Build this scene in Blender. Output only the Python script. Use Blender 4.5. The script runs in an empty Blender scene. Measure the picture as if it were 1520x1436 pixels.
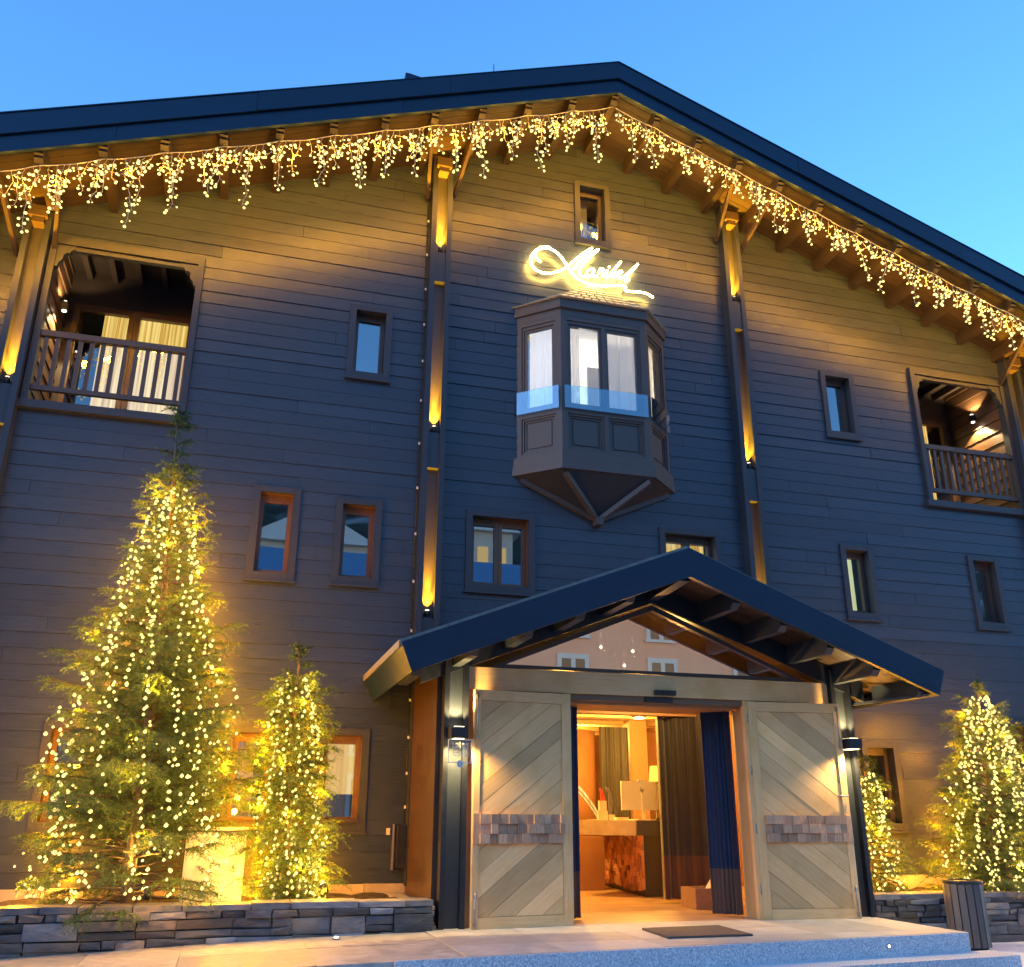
import bpy, math, random
import numpy as np
from mathutils import Vector, Matrix

random.seed(7)
rad = math.radians
S = bpy.context.scene
COL = S.collection

# ------------------------------------------------------------------ camera
cam_d = bpy.data.cameras.new("camera")
cam = bpy.data.objects.new("camera", cam_d)
COL.objects.link(cam)
S.camera = cam
cam_d.sensor_width = 36.0
cam_d.lens = 36.0 * 1366.98 / 1520.0
cam_d.clip_start = 0.05
cam_d.clip_end = 2000.0
_p, _y, _r = rad(19.664), rad(16.097), rad(0.2839)
_f = Vector((math.sin(_y) * math.cos(_p), math.cos(_y) * math.cos(_p), math.sin(_p)))
_rt = Vector((math.cos(_y), -math.sin(_y), 0.0))
_up = _rt.cross(_f)
_rr = math.cos(_r) * _rt + math.sin(_r) * _up
_uu = -math.sin(_r) * _rt + math.cos(_r) * _up
_m = Matrix((( _rr.x, _uu.x, -_f.x, 0.0), (_rr.y, _uu.y, -_f.y, -11.0),
             (_rr.z, _uu.z, -_f.z, 1.6), (0, 0, 0, 1)))
cam.matrix_world = _m

# ------------------------------------------------------------------ world
W = bpy.data.worlds.new("World")
S.world = W
W.use_nodes = True
wn, wl = W.node_tree.nodes, W.node_tree.links
wn.clear()
sky = wn.new("ShaderNodeTexSky")
sky.sky_type = 'NISHITA'
sky.sun_disc = False
sky.sun_elevation = rad(15.0)
sky.sun_rotation = rad(240.0)
sky.altitude = 1800
sky.air_density = 1.0
sky.dust_density = 0.3
sky.ozone_density = 3.0
hsv = wn.new("ShaderNodeHueSaturation")
hsv.inputs['Saturation'].default_value = 1.17
hsv.inputs['Hue'].default_value = 0.5
bgn = wn.new("ShaderNodeBackground")
bgn.inputs['Strength'].default_value = 0.15
out = wn.new("ShaderNodeOutputWorld")
wl.new(sky.outputs[0], hsv.inputs['Color'])
wl.new(hsv.outputs[0], bgn.inputs['Color'])
wl.new(bgn.outputs[0], out.inputs['Surface'])

S.view_settings.view_transform = 'Standard'
S.view_settings.look = 'None'
S.view_settings.exposure = 2.0      # exposed for the dusk, as the photograph is
LS = 0.25                            # lamp scale that goes with this exposure
S.view_settings.gamma = 1.0
S.render.engine = 'CYCLES'
S.cycles.use_denoising = True
S.cycles.denoiser = 'OPENIMAGEDENOISE'
S.cycles.denoising_input_passes = 'RGB_ALBEDO_NORMAL'
S.cycles.max_bounces = 7
S.cycles.transparent_max_bounces = 12
S.cycles.sample_clamp_indirect = 3.0
S.cycles.caustics_reflective = False
S.cycles.caustics_refractive = False

# ------------------------------------------------------------------ materials
MATS = {}

def nodes_of(name):
    m = bpy.data.materials.new(name)
    m.use_nodes = True
    nt = m.node_tree
    nt.nodes.clear()
    o = nt.nodes.new("ShaderNodeOutputMaterial")
    MATS[name] = m
    return m, nt, o

def pbsdf(nt, o, col=(.5, .5, .5), rough=.5, metal=0.0, spec=.5):
    b = nt.nodes.new("ShaderNodeBsdfPrincipled")
    b.inputs['Base Color'].default_value = (*col, 1)
    b.inputs['Roughness'].default_value = rough
    b.inputs['Metallic'].default_value = metal
    b.inputs['Specular IOR Level'].default_value = spec
    nt.links.new(b.outputs[0], o.inputs['Surface'])
    return b

def surf(name, c1, c2, rough=(.4, .6), scale=8.0, stretch=(1, 1, 1), coord='Object', metal=0.0,
         bump=0.0, bdist=.01, detail=6.0, spec=.5, lo=.3, hi=.7, c3=None, tint=True, sheen=0.0, c3scale=.3):
    """mottled procedural surface: two colours through stretched noise, tint per piece, roughness and bump"""
    m, nt, o = nodes_of(name)
    N, L = nt.nodes, nt.links
    b = pbsdf(nt, o, c1, rough[0], metal, spec)
    tc = N.new("ShaderNodeTexCoord")
    mp = N.new("ShaderNodeMapping")
    mp.inputs['Scale'].default_value = stretch
    L.new(tc.outputs['UV' if coord == 'UV' else 'Object'], mp.inputs['Vector'])
    nz = N.new("ShaderNodeTexNoise")
    nz.inputs['Scale'].default_value = scale
    nz.inputs['Detail'].default_value = detail
    nz.inputs['Roughness'].default_value = .6
    L.new(mp.outputs[0], nz.inputs['Vector'])
    cr = N.new("ShaderNodeValToRGB")
    cr.color_ramp.elements[0].position = lo
    cr.color_ramp.elements[0].color = (*c1, 1)
    cr.color_ramp.elements[1].position = hi
    cr.color_ramp.elements[1].color = (*c2, 1)
    L.new(nz.outputs['Fac'], cr.inputs['Fac'])
    col = cr.outputs['Color']
    if c3 is not None:
        n2 = N.new("ShaderNodeTexNoise")
        n2.inputs['Scale'].default_value = scale * c3scale
        n2.inputs['Detail'].default_value = 3.0
        L.new(tc.outputs['Object'], n2.inputs['Vector'])
        r2 = N.new("ShaderNodeValToRGB")
        r2.color_ramp.elements[0].position = .5
        r2.color_ramp.elements[1].position = .68
        L.new(n2.outputs['Fac'], r2.inputs['Fac'])
        mx = N.new("ShaderNodeMix")
        mx.data_type = 'RGBA'
        L.new(r2.outputs['Color'], mx.inputs['Factor'])
        L.new(col, mx.inputs['A'])
        mx.inputs['B'].default_value = (*c3, 1)
        col = mx.outputs['Result']
    if tint:
        at = N.new("ShaderNodeAttribute")
        at.attribute_name = "tint"
        mu = N.new("ShaderNodeMix")
        mu.data_type = 'RGBA'
        mu.blend_type = 'MULTIPLY'
        mu.inputs['Factor'].default_value = 1.0
        L.new(col, mu.inputs['A'])
        L.new(at.outputs['Color'], mu.inputs['B'])
        col = mu.outputs['Result']
    L.new(col, b.inputs['Base Color'])
    mr = N.new("ShaderNodeMapRange")
    mr.inputs['From Min'].default_value = .3
    mr.inputs['From Max'].default_value = .7
    mr.inputs['To Min'].default_value = rough[0]
    mr.inputs['To Max'].default_value = rough[1]
    L.new(nz.outputs['Fac'], mr.inputs['Value'])
    L.new(mr.outputs[0], b.inputs['Roughness'])
    if bump > 0:
        bp = N.new("ShaderNodeBump")
        bp.inputs['Strength'].default_value = bump
        bp.inputs['Distance'].default_value = bdist
        L.new(nz.outputs['Fac'], bp.inputs['Height'])
        L.new(bp.outputs[0], b.inputs['Normal'])
    if sheen:
        b.inputs['Sheen Weight'].default_value = sheen
    return m

def glow(name, col, strength, sample=False):
    m, nt, o = nodes_of(name)
    e = nt.nodes.new("ShaderNodeEmission")
    e.inputs['Color'].default_value = (*col, 1)
    e.inputs['Strength'].default_value = strength * LS
    nt.links.new(e.outputs[0], o.inputs['Surface'])
    m.cycles.emission_sampling = 'AUTO' if sample else 'NONE'
    return m

def glassy(name, refl=.2, tint=(.8, .85, .9), rough=.0, coat=(1, 1, 1)):
    m, nt, o = nodes_of(name)
    N, L = nt.nodes, nt.links
    t = N.new("ShaderNodeBsdfTransparent")
    t.inputs['Color'].default_value = (*tint, 1)
    g = N.new("ShaderNodeBsdfGlossy")
    g.inputs['Roughness'].default_value = rough
    g.inputs['Color'].default_value = (*coat, 1)
    mx = N.new("ShaderNodeMixShader")
    lw = N.new("ShaderNodeFresnel")
    lw.inputs['IOR'].default_value = 1.5
    ad = N.new("ShaderNodeMath")
    ad.operation = 'ADD'
    ad.use_clamp = True
    ad.inputs[1].default_value = refl
    L.new(lw.outputs[0], ad.inputs[0])
    L.new(ad.outputs[0], mx.inputs[0])
    L.new(t.outputs[0], mx.inputs[1])
    L.new(g.outputs[0], mx.inputs[2])
    L.new(mx.outputs[0], o.inputs['Surface'])
    return m

WOODSTR = (1.2, 22, 1)
surf("siding", (.021, .030, .045), (.036, .046, .064), (.25, .44), 3.0, WOODSTR, 'UV', bump=.45, bdist=.004, c3=(.033, .038, .048), c3scale=.25)
surf("trim", (.022, .025, .032), (.036, .039, .048), (.38, .52), 4.0, WOODSTR, 'UV', bump=.2, bdist=.003)
surf("bay_wood", (.058, .044, .039), (.082, .064, .056), (.42, .55), 4.0, WOODSTR, 'UV', bump=.2, bdist=.003)
surf("frame_wood", (.095, .047, .023), (.135, .070, .036), (.35, .5), 4.0, WOODSTR, 'UV', bump=.15, bdist=.003)
surf("dark_frame", (.05, .035, .028), (.075, .052, .042), (.35, .5), 4.0, WOODSTR, 'UV')
surf("pillar_steel", (.018, .024, .034), (.028, .034, .046), (.38, .5), 6.0, (1, 1, .3), 'Object', spec=.5)
surf("web_wood", (.034, .032, .036), (.05, .046, .05), (.35, .5), 4.0, WOODSTR, 'UV')
surf("eave_wood", (.026, .016, .008), (.058, .037, .019), (.5, .65), 3.5, WOODSTR, 'UV', bump=.35, bdist=.004)
surf("fascia_metal", (.003, .018, .040), (.005, .024, .050), (.36, .46), 5.0, (.4, 2, 2), 'Object', metal=.35, spec=.5)
surf("shingle", (.13, .125, .115), (.24, .23, .20), (.6, .8), 12.0, bump=.4, bdist=.01)
surf("cedar_shingle", (.36, .31, .20), (.48, .42, .28), (.6, .8), 12.0, bump=.3, bdist=.006)
surf("porch_panel", (.050, .025, .013), (.072, .038, .021), (.32, .46), 3.0, (1, 1, 1), 'Object', bump=.05)
surf("oak", (.76, .425, .155), (.86, .545, .25), (.42, .58), 3.0, (1.0, 16, 1), 'UV', bump=.2, bdist=.003, c3=(.70, .40, .14), c3scale=.8)
surf("block_wood", (.40, .215, .115), (.60, .36, .21), (.5, .7), 9.0, (1, 5, 1), 'UV', bump=.4, bdist=.004)
surf("steel_black", (.008, .010, .014), (.014, .016, .022), (.35, .5), 10.0)
surf("steel_grey", (.30, .28, .27), (.40, .38, .36), (.3, .45), 10.0, metal=.7)
surf("slate", (.065, .070, .082), (.16, .155, .16), (.5, .8), 7.0, (1, 1, 2.5), bump=.8, bdist=.02, c3=(.22, .175, .125), detail=9)
surf("mortar", (.26, .25, .24), (.38, .37, .35), (.8, .9), 30.0, bump=.5, bdist=.01)
surf("plinth", (.40, .33, .24), (.52, .44, .33), (.6, .8), 9.0, bump=.3, bdist=.01)
surf("granite", (.30, .31, .34), (.78, .76, .76), (.55, .75), 70.0, bump=.25, bdist=.004, detail=3, lo=.35, hi=.66)
surf("paving", (.40, .36, .31), (.62, .56, .48), (.6, .8), 5.0, bump=.3, bdist=.006, c3=(.50, .45, .37), detail=10)
surf("pavement_stone", (.25, .23, .20), (.52, .47, .40), (.35, .75), 9.0, bump=.5, bdist=.008, c3=(.36, .33, .28), detail=14)
surf("ground", (.24, .25, .26), (.36, .37, .38), (.6, .85), 4.0, bump=.4, bdist=.01, detail=12)
surf("snow", (.62, .64, .68), (.75, .77, .80), (.5, .8), 6.0, bump=.4, bdist=.03)
surf("soil", (.04, .032, .025), (.09, .07, .05), (.8, .95), 30.0, bump=1.0, bdist=.03)
surf("bark", (.10, .07, .045), (.20, .14, .09), (.8, .9), 30.0, (1, 1, .2), bump=.8, bdist=.01)
surf("twig", (.07, .048, .03), (.11, .078, .048), (.7, .9), 20.0)
surf("white_panel", (.68, .66, .60), (.76, .74, .68), (.4, .5), 5.0)
surf("lobby_floor", (.42, .27, .14), (.55, .37, .21), (.3, .42), 2.5, (1.2, 14, 1), 'UV', c3=(.38, .24, .12), c3scale=.6)
surf("lobby_wall", (.20, .09, .04), (.27, .125, .06), (.5, .6), 2.5, (1, 1, 1))
surf("lobby_ceiling", (.62, .50, .32), (.72, .60, .42), (.6, .7), 2.5)
surf("beam_wood", (.30, .18, .09), (.40, .25, .13), (.5, .6), 4.0, WOODSTR, 'UV')
surf("velvet_navy", (.004, .014, .045), (.008, .022, .065), (.7, .85), 14.0, (1, 1, .1), sheen=.08)
surf("velvet_dark", (.014, .013, .015), (.028, .024, .024), (.55, .7), 14.0, (1, 1, .1), sheen=.35)
surf("velvet_brown", (.075, .035, .02), (.11, .052, .03), (.6, .75), 14.0, (1, 1, .1), sheen=.3)
surf("sheer_lining", (.62, .60, .56), (.74, .72, .68), (.8, .9), 10.0, (3, 3, .1))
surf("counter_stone", (.42, .33, .23), (.58, .48, .35), (.25, .4), 6.0, c3=(.45, .36, .24))
surf("counter_shaded", (.05, .045, .045), (.07, .062, .06), (.4, .5), 6.0)  # desk side turned from the light, its shade put into the colour
surf("red_block", (.55, .25, .11), (.75, .42, .21), (.5, .65), 8.0, (1, 1, .3), bump=.3)
surf("monitor_shell", (.60, .56, .52), (.64, .60, .56), (.35, .4), 3.0)
surf("logo_dark", (.03, .025, .025), (.04, .035, .03), (.4, .5), 3.0)
surf("cream", (.66, .56, .40), (.74, .64, .48), (.4, .5), 8.0)
surf("red_paint", (.45, .07, .03), (.55, .10, .05), (.3, .4), 8.0)
surf("wicker", (.30, .17, .08), (.50, .32, .17), (.6, .8), 60.0, (1, 1, 4), bump=.8)
surf("doormat", (.085, .058, .042), (.15, .105, .078), (.9, .98), 120.0, bump=1.0, bdist=.008)
surf("plastic_black", (.012, .012, .013), (.02, .02, .02), (.3, .45), 10.0)
surf("bin_slat", (.085, .066, .06), (.12, .095, .085), (.4, .55), 4.0, WOODSTR, 'UV')
surf("pink_render", (.86, .38, .22), (.92, .44, .27), (.8, .9), .4)
surf("white_paint", (.66, .56, .50), (.72, .62, .56), (.6, .7), 1.0)
surf("shutter_brown", (.28, .13, .06), (.34, .17, .08), (.6, .7), 1.0)
surf("blue_roof", (.10, .24, .45), (.14, .30, .52), (.4, .5), .5)
surf("hillside", (.012, .022, .018), (.035, .05, .04), (.9, .95), .25, c3=(.40, .43, .48), c3scale=.35, detail=10)
surf("string_wire", (.50, .42, .26), (.60, .52, .34), (.5, .6), 10.0)
surf("green_wire", (.02, .03, .015), (.03, .045, .02), (.5, .6), 10.0)
surf("etched", (.78, .74, .64), (.84, .80, .70), (.5, .6), 10.0)

def sheer_mat():
    m, nt, o = nodes_of("sheer")
    a = nt.nodes.new("ShaderNodeBsdfDiffuse"); a.inputs['Color'].default_value = (.80, .78, .74, 1)
    b = nt.nodes.new("ShaderNodeBsdfTranslucent"); b.inputs['Color'].default_value = (.80, .77, .72, 1)
    mx = nt.nodes.new("ShaderNodeMixShader"); mx.inputs[0].default_value = .5
    nt.links.new(a.outputs[0], mx.inputs[1]); nt.links.new(b.outputs[0], mx.inputs[2]); nt.links.new(mx.outputs[0], o.inputs['Surface'])
sheer_mat()
def needle_mat(name, a, b):
    m, nt, o = nodes_of(name)
    N, L = nt.nodes, nt.links
    p = pbsdf(nt, o, a, .5)
    at = N.new("ShaderNodeAttribute")
    at.attribute_name = "tint"
    mx = N.new("ShaderNodeMix")
    mx.data_type = 'RGBA'
    L.new(at.outputs['Fac'], mx.inputs['Factor'])
    mx.inputs['A'].default_value = (*a, 1)
    mx.inputs['B'].default_value = (*b, 1)
    L.new(mx.outputs['Result'], p.inputs['Base Color'])
    tr = N.new("ShaderNodeBsdfTranslucent")
    L.new(mx.outputs['Result'], tr.inputs['Color'])
    ms = N.new("ShaderNodeMixShader")
    ms.inputs[0].default_value = .35
    L.new(p.outputs[0], ms.inputs[1])
    L.new(tr.outputs[0], ms.inputs[2])
    L.new(ms.outputs[0], o.inputs['Surface'])
needle_mat("needles", (.036, .078, .026), (.12, .20, .055))

WARM = (1.0, .60, .16)
glow("bulb", (1.0, .78, .22), 2.9)
glow("tree_bulb", (1.0, .74, .20), 2.6)
glow("neon", (1.0, .60, .12), 95.0, True)
glow("lens_warm", (1.0, .80, .40), 10.0)
def pleat(name, ca, cb, strength, scale):  # backlit cloth: its glow and fold shading are painted as emission stripes
    m, nt, o = nodes_of(name)
    N, L = nt.nodes, nt.links
    tc = N.new("ShaderNodeTexCoord")
    mp = N.new("ShaderNodeMapping")
    mp.inputs['Scale'].default_value = (1, 1, .02)
    L.new(tc.outputs['Object'], mp.inputs['Vector'])
    nz = N.new("ShaderNodeTexNoise")
    nz.inputs['Scale'].default_value = scale
    nz.inputs['Detail'].default_value = 5
    L.new(mp.outputs[0], nz.inputs['Vector'])
    cr = N.new("ShaderNodeValToRGB")
    cr.color_ramp.elements[0].position = .36
    cr.color_ramp.elements[0].color = (*ca, 1)
    cr.color_ramp.elements[1].position = .64
    cr.color_ramp.elements[1].color = (*cb, 1)
    L.new(nz.outputs['Fac'], cr.inputs['Fac'])
    e = N.new("ShaderNodeEmission")
    e.inputs['Strength'].default_value = strength * LS
    L.new(cr.outputs['Color'], e.inputs['Color'])
    L.new(e.outputs[0], o.inputs['Surface'])
    m.cycles.emission_sampling = 'NONE'
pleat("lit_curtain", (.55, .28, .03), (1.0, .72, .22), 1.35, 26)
pleat("lit_pale", (.70, .75, .32), (.95, 1.0, .55), 1.0, 14)
pleat("lit_dim", (.75, .34, .05), (1.0, .66, .18), 1.3, 12)
glow("lit_shade", (1.0, .80, .07), 1.6)
glow("lamp_white", (1.0, .90, .66), 12.0)
glow("far_window", (1.0, .75, .35), 1.5)
glassy("window_glass", .22, (.80, .84, .86))
glassy("bay_glass", .10, (.86, .90, .95))
glassy("gable_glass", .66, (.86, .80, .74), coat=(1.0, .80, .66))
glassy("guard_glass", .07, (.72, .90, 1.0))
glassy("plaque_glass", .03, (.95, .95, .92))
glassy("pendant_glass", .15, (.75, .75, .75))

# ------------------------------------------------------------------ mesh builder
class MB:
    def __init__(s):
        s.v, s.f, s.t, s.uv, s.sm = [], [], [], [], []

    def face(s, pts, tint=1.0, d=None, off=None, smooth=False):
        n0 = len(s.v)
        s.v.extend([tuple(p) for p in pts])
        s.f.append(list(range(n0, n0 + len(pts))))
        s._attr(pts, tint, d, off, smooth)

    def _attr(s, pts, tint, d, off, smooth):
        s.t.append(tint)
        s.sm.append(smooth)
        a, b, c = Vector(pts[0]), Vector(pts[1]), Vector(pts[2])
        n = (b - a).cross(c - a)
        if n.length < 1e-12:
            n = Vector((0, 0, 1))
        n.normalize()
        if d is None:
            best = max(((Vector(pts[(i + 1) % len(pts)]) - Vector(pts[i])) for i in range(len(pts))), key=lambda q: q.length)
            d = best
        d = Vector(d)
        d = d - n * d.dot(n)
        if d.length < 1e-6:
            d = (b - a)
        if d.length < 1e-9:
            d = Vector((1, 0, 0))
        d.normalize()
        e = n.cross(d)
        o = off if off is not None else (0.0, 0.0)
        s.uv.append([(Vector(p).dot(d) + o[0], Vector(p).dot(e) + o[1]) for p in pts])

    def box(s, x0, x1, y0, y1, z0, z1, tint=1.0, d=None):
        s.hexa([(x0, y0, z0), (x1, y0, z0), (x1, y1, z0), (x0, y1, z0),
                (x0, y0, z1), (x1, y0, z1), (x1, y1, z1), (x0, y1, z1)], tint, d)

    def hexa(s, c, tint=1.0, d=None):
        if d is None:
            e = [Vector(c[1]) - Vector(c[0]), Vector(c[3]) - Vector(c[0]), Vector(c[4]) - Vector(c[0])]
            d = max(e, key=lambda q: q.length)
        off = (random.uniform(0, 20), random.uniform(0, 20))
        for q in ((0, 3, 2, 1), (4, 5, 6, 7), (0, 1, 5, 4), (1, 2, 6, 5), (2, 3, 7, 6), (3, 0, 4, 7)):
            s.face([c[i] for i in q], tint, d, off)

    def beam(s, a, b, w, h, up=(0, 0, 1), tint=1.0):
        a, b = Vector(a), Vector(b)
        d = (b - a).normalized()
        u = Vector(up)
        sd = d.cross(u)
        if sd.length < 1e-6:
            sd = d.cross(Vector((0, 1, 0)))
        sd.normalize()
        u = sd.cross(d).normalized()
        c = []
        for p in (a, b):
            for (i, j) in ((-1, -1), (1, -1), (1, 1), (-1, 1)):
                c.append(tuple(p + sd * (w / 2 * i) + u * (h / 2 * j)))
        s.hexa([c[0], c[1], c[2], c[3], c[4], c[5], c[6], c[7]], tint, d)

    def prism(s, poly, axis, a, b, tint=1.0, d=None):
        """poly = 2D points, extruded along axis 'y' (x,z), 'x' (y,z) or 'z' (x,y)"""
        if axis == 'y':
            P = lambda p, t: (p[0], t, p[1])
        elif axis == 'x':
            P = lambda p, t: (t, p[0], p[1])
        else:
            P = lambda p, t: (p[0], p[1], t)
        n = len(poly)
        off = (random.uniform(0, 20), random.uniform(0, 20))
        A = [P(p, a) for p in poly]
        B = [P(p, b) for p in poly]
        s.face(A, tint, d, off)
        s.face(B[::-1], tint, d, off)
        for i in range(n):
            j = (i + 1) % n
            s.face([A[j], A[i], B[i], B[j]], tint, d, off)

    def tube(s, pts, r, n=6, tint=1.0, caps=True, smooth=True):
        pts = [Vector(p) for p in pts]
        if not hasattr(r, '__len__'):
            r = [r] * len(pts)
        rings = []
        ref = None
        for i, p in enumerate(pts):
            a = pts[max(i - 1, 0)]
            b = pts[min(i + 1, len(pts) - 1)]
            d = (b - a)
            if d.length < 1e-9:
                d = Vector((0, 0, 1))
            d.normalize()
            if ref is None:
                ref = Vector((0, 0, 1)) if abs(d.z) < .9 else Vector((1, 0, 0))
            sd = d.cross(ref)
            if sd.length < 1e-4:
                ref = Vector((1, 0, 0)) if abs(d.x) < .9 else Vector((0, 1, 0))
                sd = d.cross(ref)
            sd.normalize()
            u = sd.cross(d)
            ref = u
            n0 = len(s.v)
            for k in range(n):
                t = 2 * math.pi * k / n
                s.v.append(tuple(p + (sd * math.cos(t) + u * math.sin(t)) * r[i]))
            rings.append(n0)
        for i in range(len(pts) - 1):
            for k in range(n):
                k2 = (k + 1) % n
                q = [rings[i] + k, rings[i] + k2, rings[i + 1] + k2, rings[i + 1] + k]
                s.f.append(q)
                s._attr([s.v[z] for z in q], tint, None, None, smooth)
        if caps:
            for q in (list(range(rings[0], rings[0] + n))[::-1], list(range(rings[-1], rings[-1] + n))):
                s.f.append(q)
                s._attr([s.v[z] for z in q], tint, None, None, False)

    def lathe(s, c, prof, n=12, tint=1.0, smooth=True):
        """prof = [(r, z)], about vertical axis at c"""
        rings = []
        for (r, z) in prof:
            n0 = len(s.v)
            for k in range(n):
                t = 2 * math.pi * k / n
                s.v.append((c[0] + r * math.cos(t), c[1] + r * math.sin(t), c[2] + z))
            rings.append(n0)
        for i in range(len(prof) - 1):
            for k in range(n):
                k2 = (k + 1) % n
                q = [rings[i] + k, rings[i] + k2, rings[i + 1] + k2, rings[i + 1] + k]
                s.f.append(q)
                s._attr([s.v[z] for z in q], tint, None, None, smooth)
        for q in (list(range(rings[0], rings[0] + n))[::-1], list(range(rings[-1], rings[-1] + n))):
            s.f.append(q)
            s._attr([s.v[z] for z in q], tint, None, None, False)

    def bulb(s, c, r, tint=1.0):
        x, y, z = c
        n0 = len(s.v)
        P = [(x, y, z + r * 1.25)]
        for k in range(5):
            t = 2 * math.pi * k / 5
            P.append((x + r * math.cos(t), y + r * math.sin(t), z + .25 * r))
        for k in range(5):
            t = 2 * math.pi * (k + .5) / 5
            P.append((x + r * .95 * math.cos(t), y + r * .95 * math.sin(t), z - .45 * r))
        P.append((x, y, z - r))
        s.v.extend(P)
        F = []
        for k in range(5):
            k2 = (k + 1) % 5
            F += [(0, 1 + k, 1 + k2), (1 + k, 6 + k, 1 + k2), (1 + k2, 6 + k, 6 + k2), (11, 6 + k2, 6 + k)]
        for q in F:
            s.f.append([n0 + i for i in q])
            s._attr([P[i] for i in q], tint, (0, 0, 1), None, True)

def child_base(parent):
    b = Vector((0, 0, 0))
    while parent is not None:
        b = b + parent.location
        parent = parent.parent
    return b

def build(name, mb, mat, parent=None, bevel=0.0, label=None):
    me = bpy.data.meshes.new(name)
    V = np.array(mb.v, dtype=np.float64)
    lo, hi = V.min(0), V.max(0)
    base = np.array([(lo[0] + hi[0]) / 2, (lo[1] + hi[1]) / 2, lo[2]])
    V = V - base
    me.from_pydata(V.tolist(), [], mb.f)
    me.polygons.foreach_set("use_smooth", mb.sm)
    nl = len(me.loops)
    uvs = np.array([c for u in mb.uv for c in u], dtype=np.float32)
    ul = me.uv_layers.new(name="UVMap")
    ul.data.foreach_set("uv", uvs.ravel())
    ca = me.attributes.new("tint", 'FLOAT_COLOR', 'CORNER')
    cols = np.ones((nl, 4), dtype=np.float32)
    i = 0
    for fc, t in zip(mb.f, mb.t):
        k = len(fc)
        cols[i:i + k, :3] = t
        i += k
    ca.data.foreach_set("color", cols.ravel())
    me.materials.append(MATS[mat])
    me.update()
    o = bpy.data.objects.new(name, me)
    COL.objects.link(o)
    if parent is not None:
        o.parent = parent
        o.location = Vector(base) - child_base(parent)
    else:
        o.location = Vector(base)
    if bevel > 0:
        md = o.modifiers.new("bevel", 'BEVEL')
        md.width = bevel
        md.segments = 2
        md.limit_method = 'ANGLE'
        md.angle_limit = rad(40)
    if label:
        o['label'] = label
    return o

def tag(o, label, cat, group=None):
    o['label'] = label
    o['category'] = cat
    if group:
        o['group'] = group
    return o

def thing(name, label, cat, loc, group=None):
    o = bpy.data.objects.new(name, None)
    COL.objects.link(o)
    o.location = loc
    o.empty_display_size = .1
    return tag(o, label, cat, group)

def struct(o):
    o['kind'] = 'structure'
    return o

def copy_tree(o, parent=None):
    c = o.copy()
    COL.objects.link(c)
    if parent is not None:
        c.parent = parent
    for ch in list(o.children):
        copy_tree(ch, c)
    return c

def lamp(name, kind, loc, power, color, parent=None, size=.03, aim=None, angle=60, blend=.5, sy=None):
    d = bpy.data.lights.new(name, kind)
    d.energy = power * LS
    d.color = color
    if kind == 'AREA':
        d.size = size
        if sy:
            d.shape = 'RECTANGLE'
            d.size_y = sy
    else:
        d.shadow_soft_size = size
    if kind == 'SPOT':
        d.spot_size = rad(angle)
        d.spot_blend = blend
    o = bpy.data.objects.new(name, d)
    COL.objects.link(o)
    if aim is not None:
        v = Vector(aim) - Vector(loc)
        o.rotation_euler = v.to_track_quat('-Z', 'Y').to_euler()
    if parent is not None:
        o.parent = parent
        o.location = Vector(loc) - child_base(parent)
    else:
        o.location = loc
    return o

def rnd(a, b):
    return random.uniform(a, b)

# ------------------------------------------------------------------ main dimensions (metres; facade is y = 0)
X0 = 4.37
SL = .367                  # roof pitch
SLL, SLR = .372, .358      # the two sides of the gable differ slightly
def soffit(x):
    return 11.43 - (SLL if x < X0 else SLR) * abs(x - X0)
XL, XR = -7.0, 15.9
PILLARS = [-2.95, 2.08, 6.67, 11.70]
FLOOR = .56

# openings in the siding: x0, x1, z0, z1
WINS = [  # outer left, outer right, bottom, top of trim, panes, kind
    (-.08, .48, 4.15, 5.33, 1, 'dark'), (.91, 1.48, 4.16, 5.27, 1, 'dark'), (.91, 1.48, 6.91, 8.00, 1, 'dark'),
    (2.56, 3.48, 4.19, 5.27, 2, 'dark'), (5.25, 6.17, 4.19, 5.27, 2, 'warm'), (8.09, 8.68, 6.94, 8.05, 1, 'dark'),
    (8.08, 8.62, 4.17, 5.27, 1, 'pale'), (10.29, 10.85, 4.16, 5.28, 1, 'dark'), (4.13, 4.70, 9.58, 10.70, 1, 'sheer'),
    (.89, 1.48, 1.38, 2.50, 1, 'curtain'), (-.10, .48, 1.38, 2.50, 1, 'sheer'), (-1.95, -1.35, 1.38, 2.50, 1, 'dark'),
    (8.04, 8.62, 1.38, 2.52, 1, 'dark'), (9.68, 10.95, 1.62, 2.88, 2, 'dim'),
]
BALC = [(-2.79, -.98, 6.10, 8.28), (9.74, 11.55, 6.10, 8.28)]
DOORHOLE = (2.10, 6.66, .40, 2.98)

hotel = thing("hotel_building", "dark timber-clad mountain hotel with wide gabled roof and lit entrance porch", "hotel", (X0, 0, 0))

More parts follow.
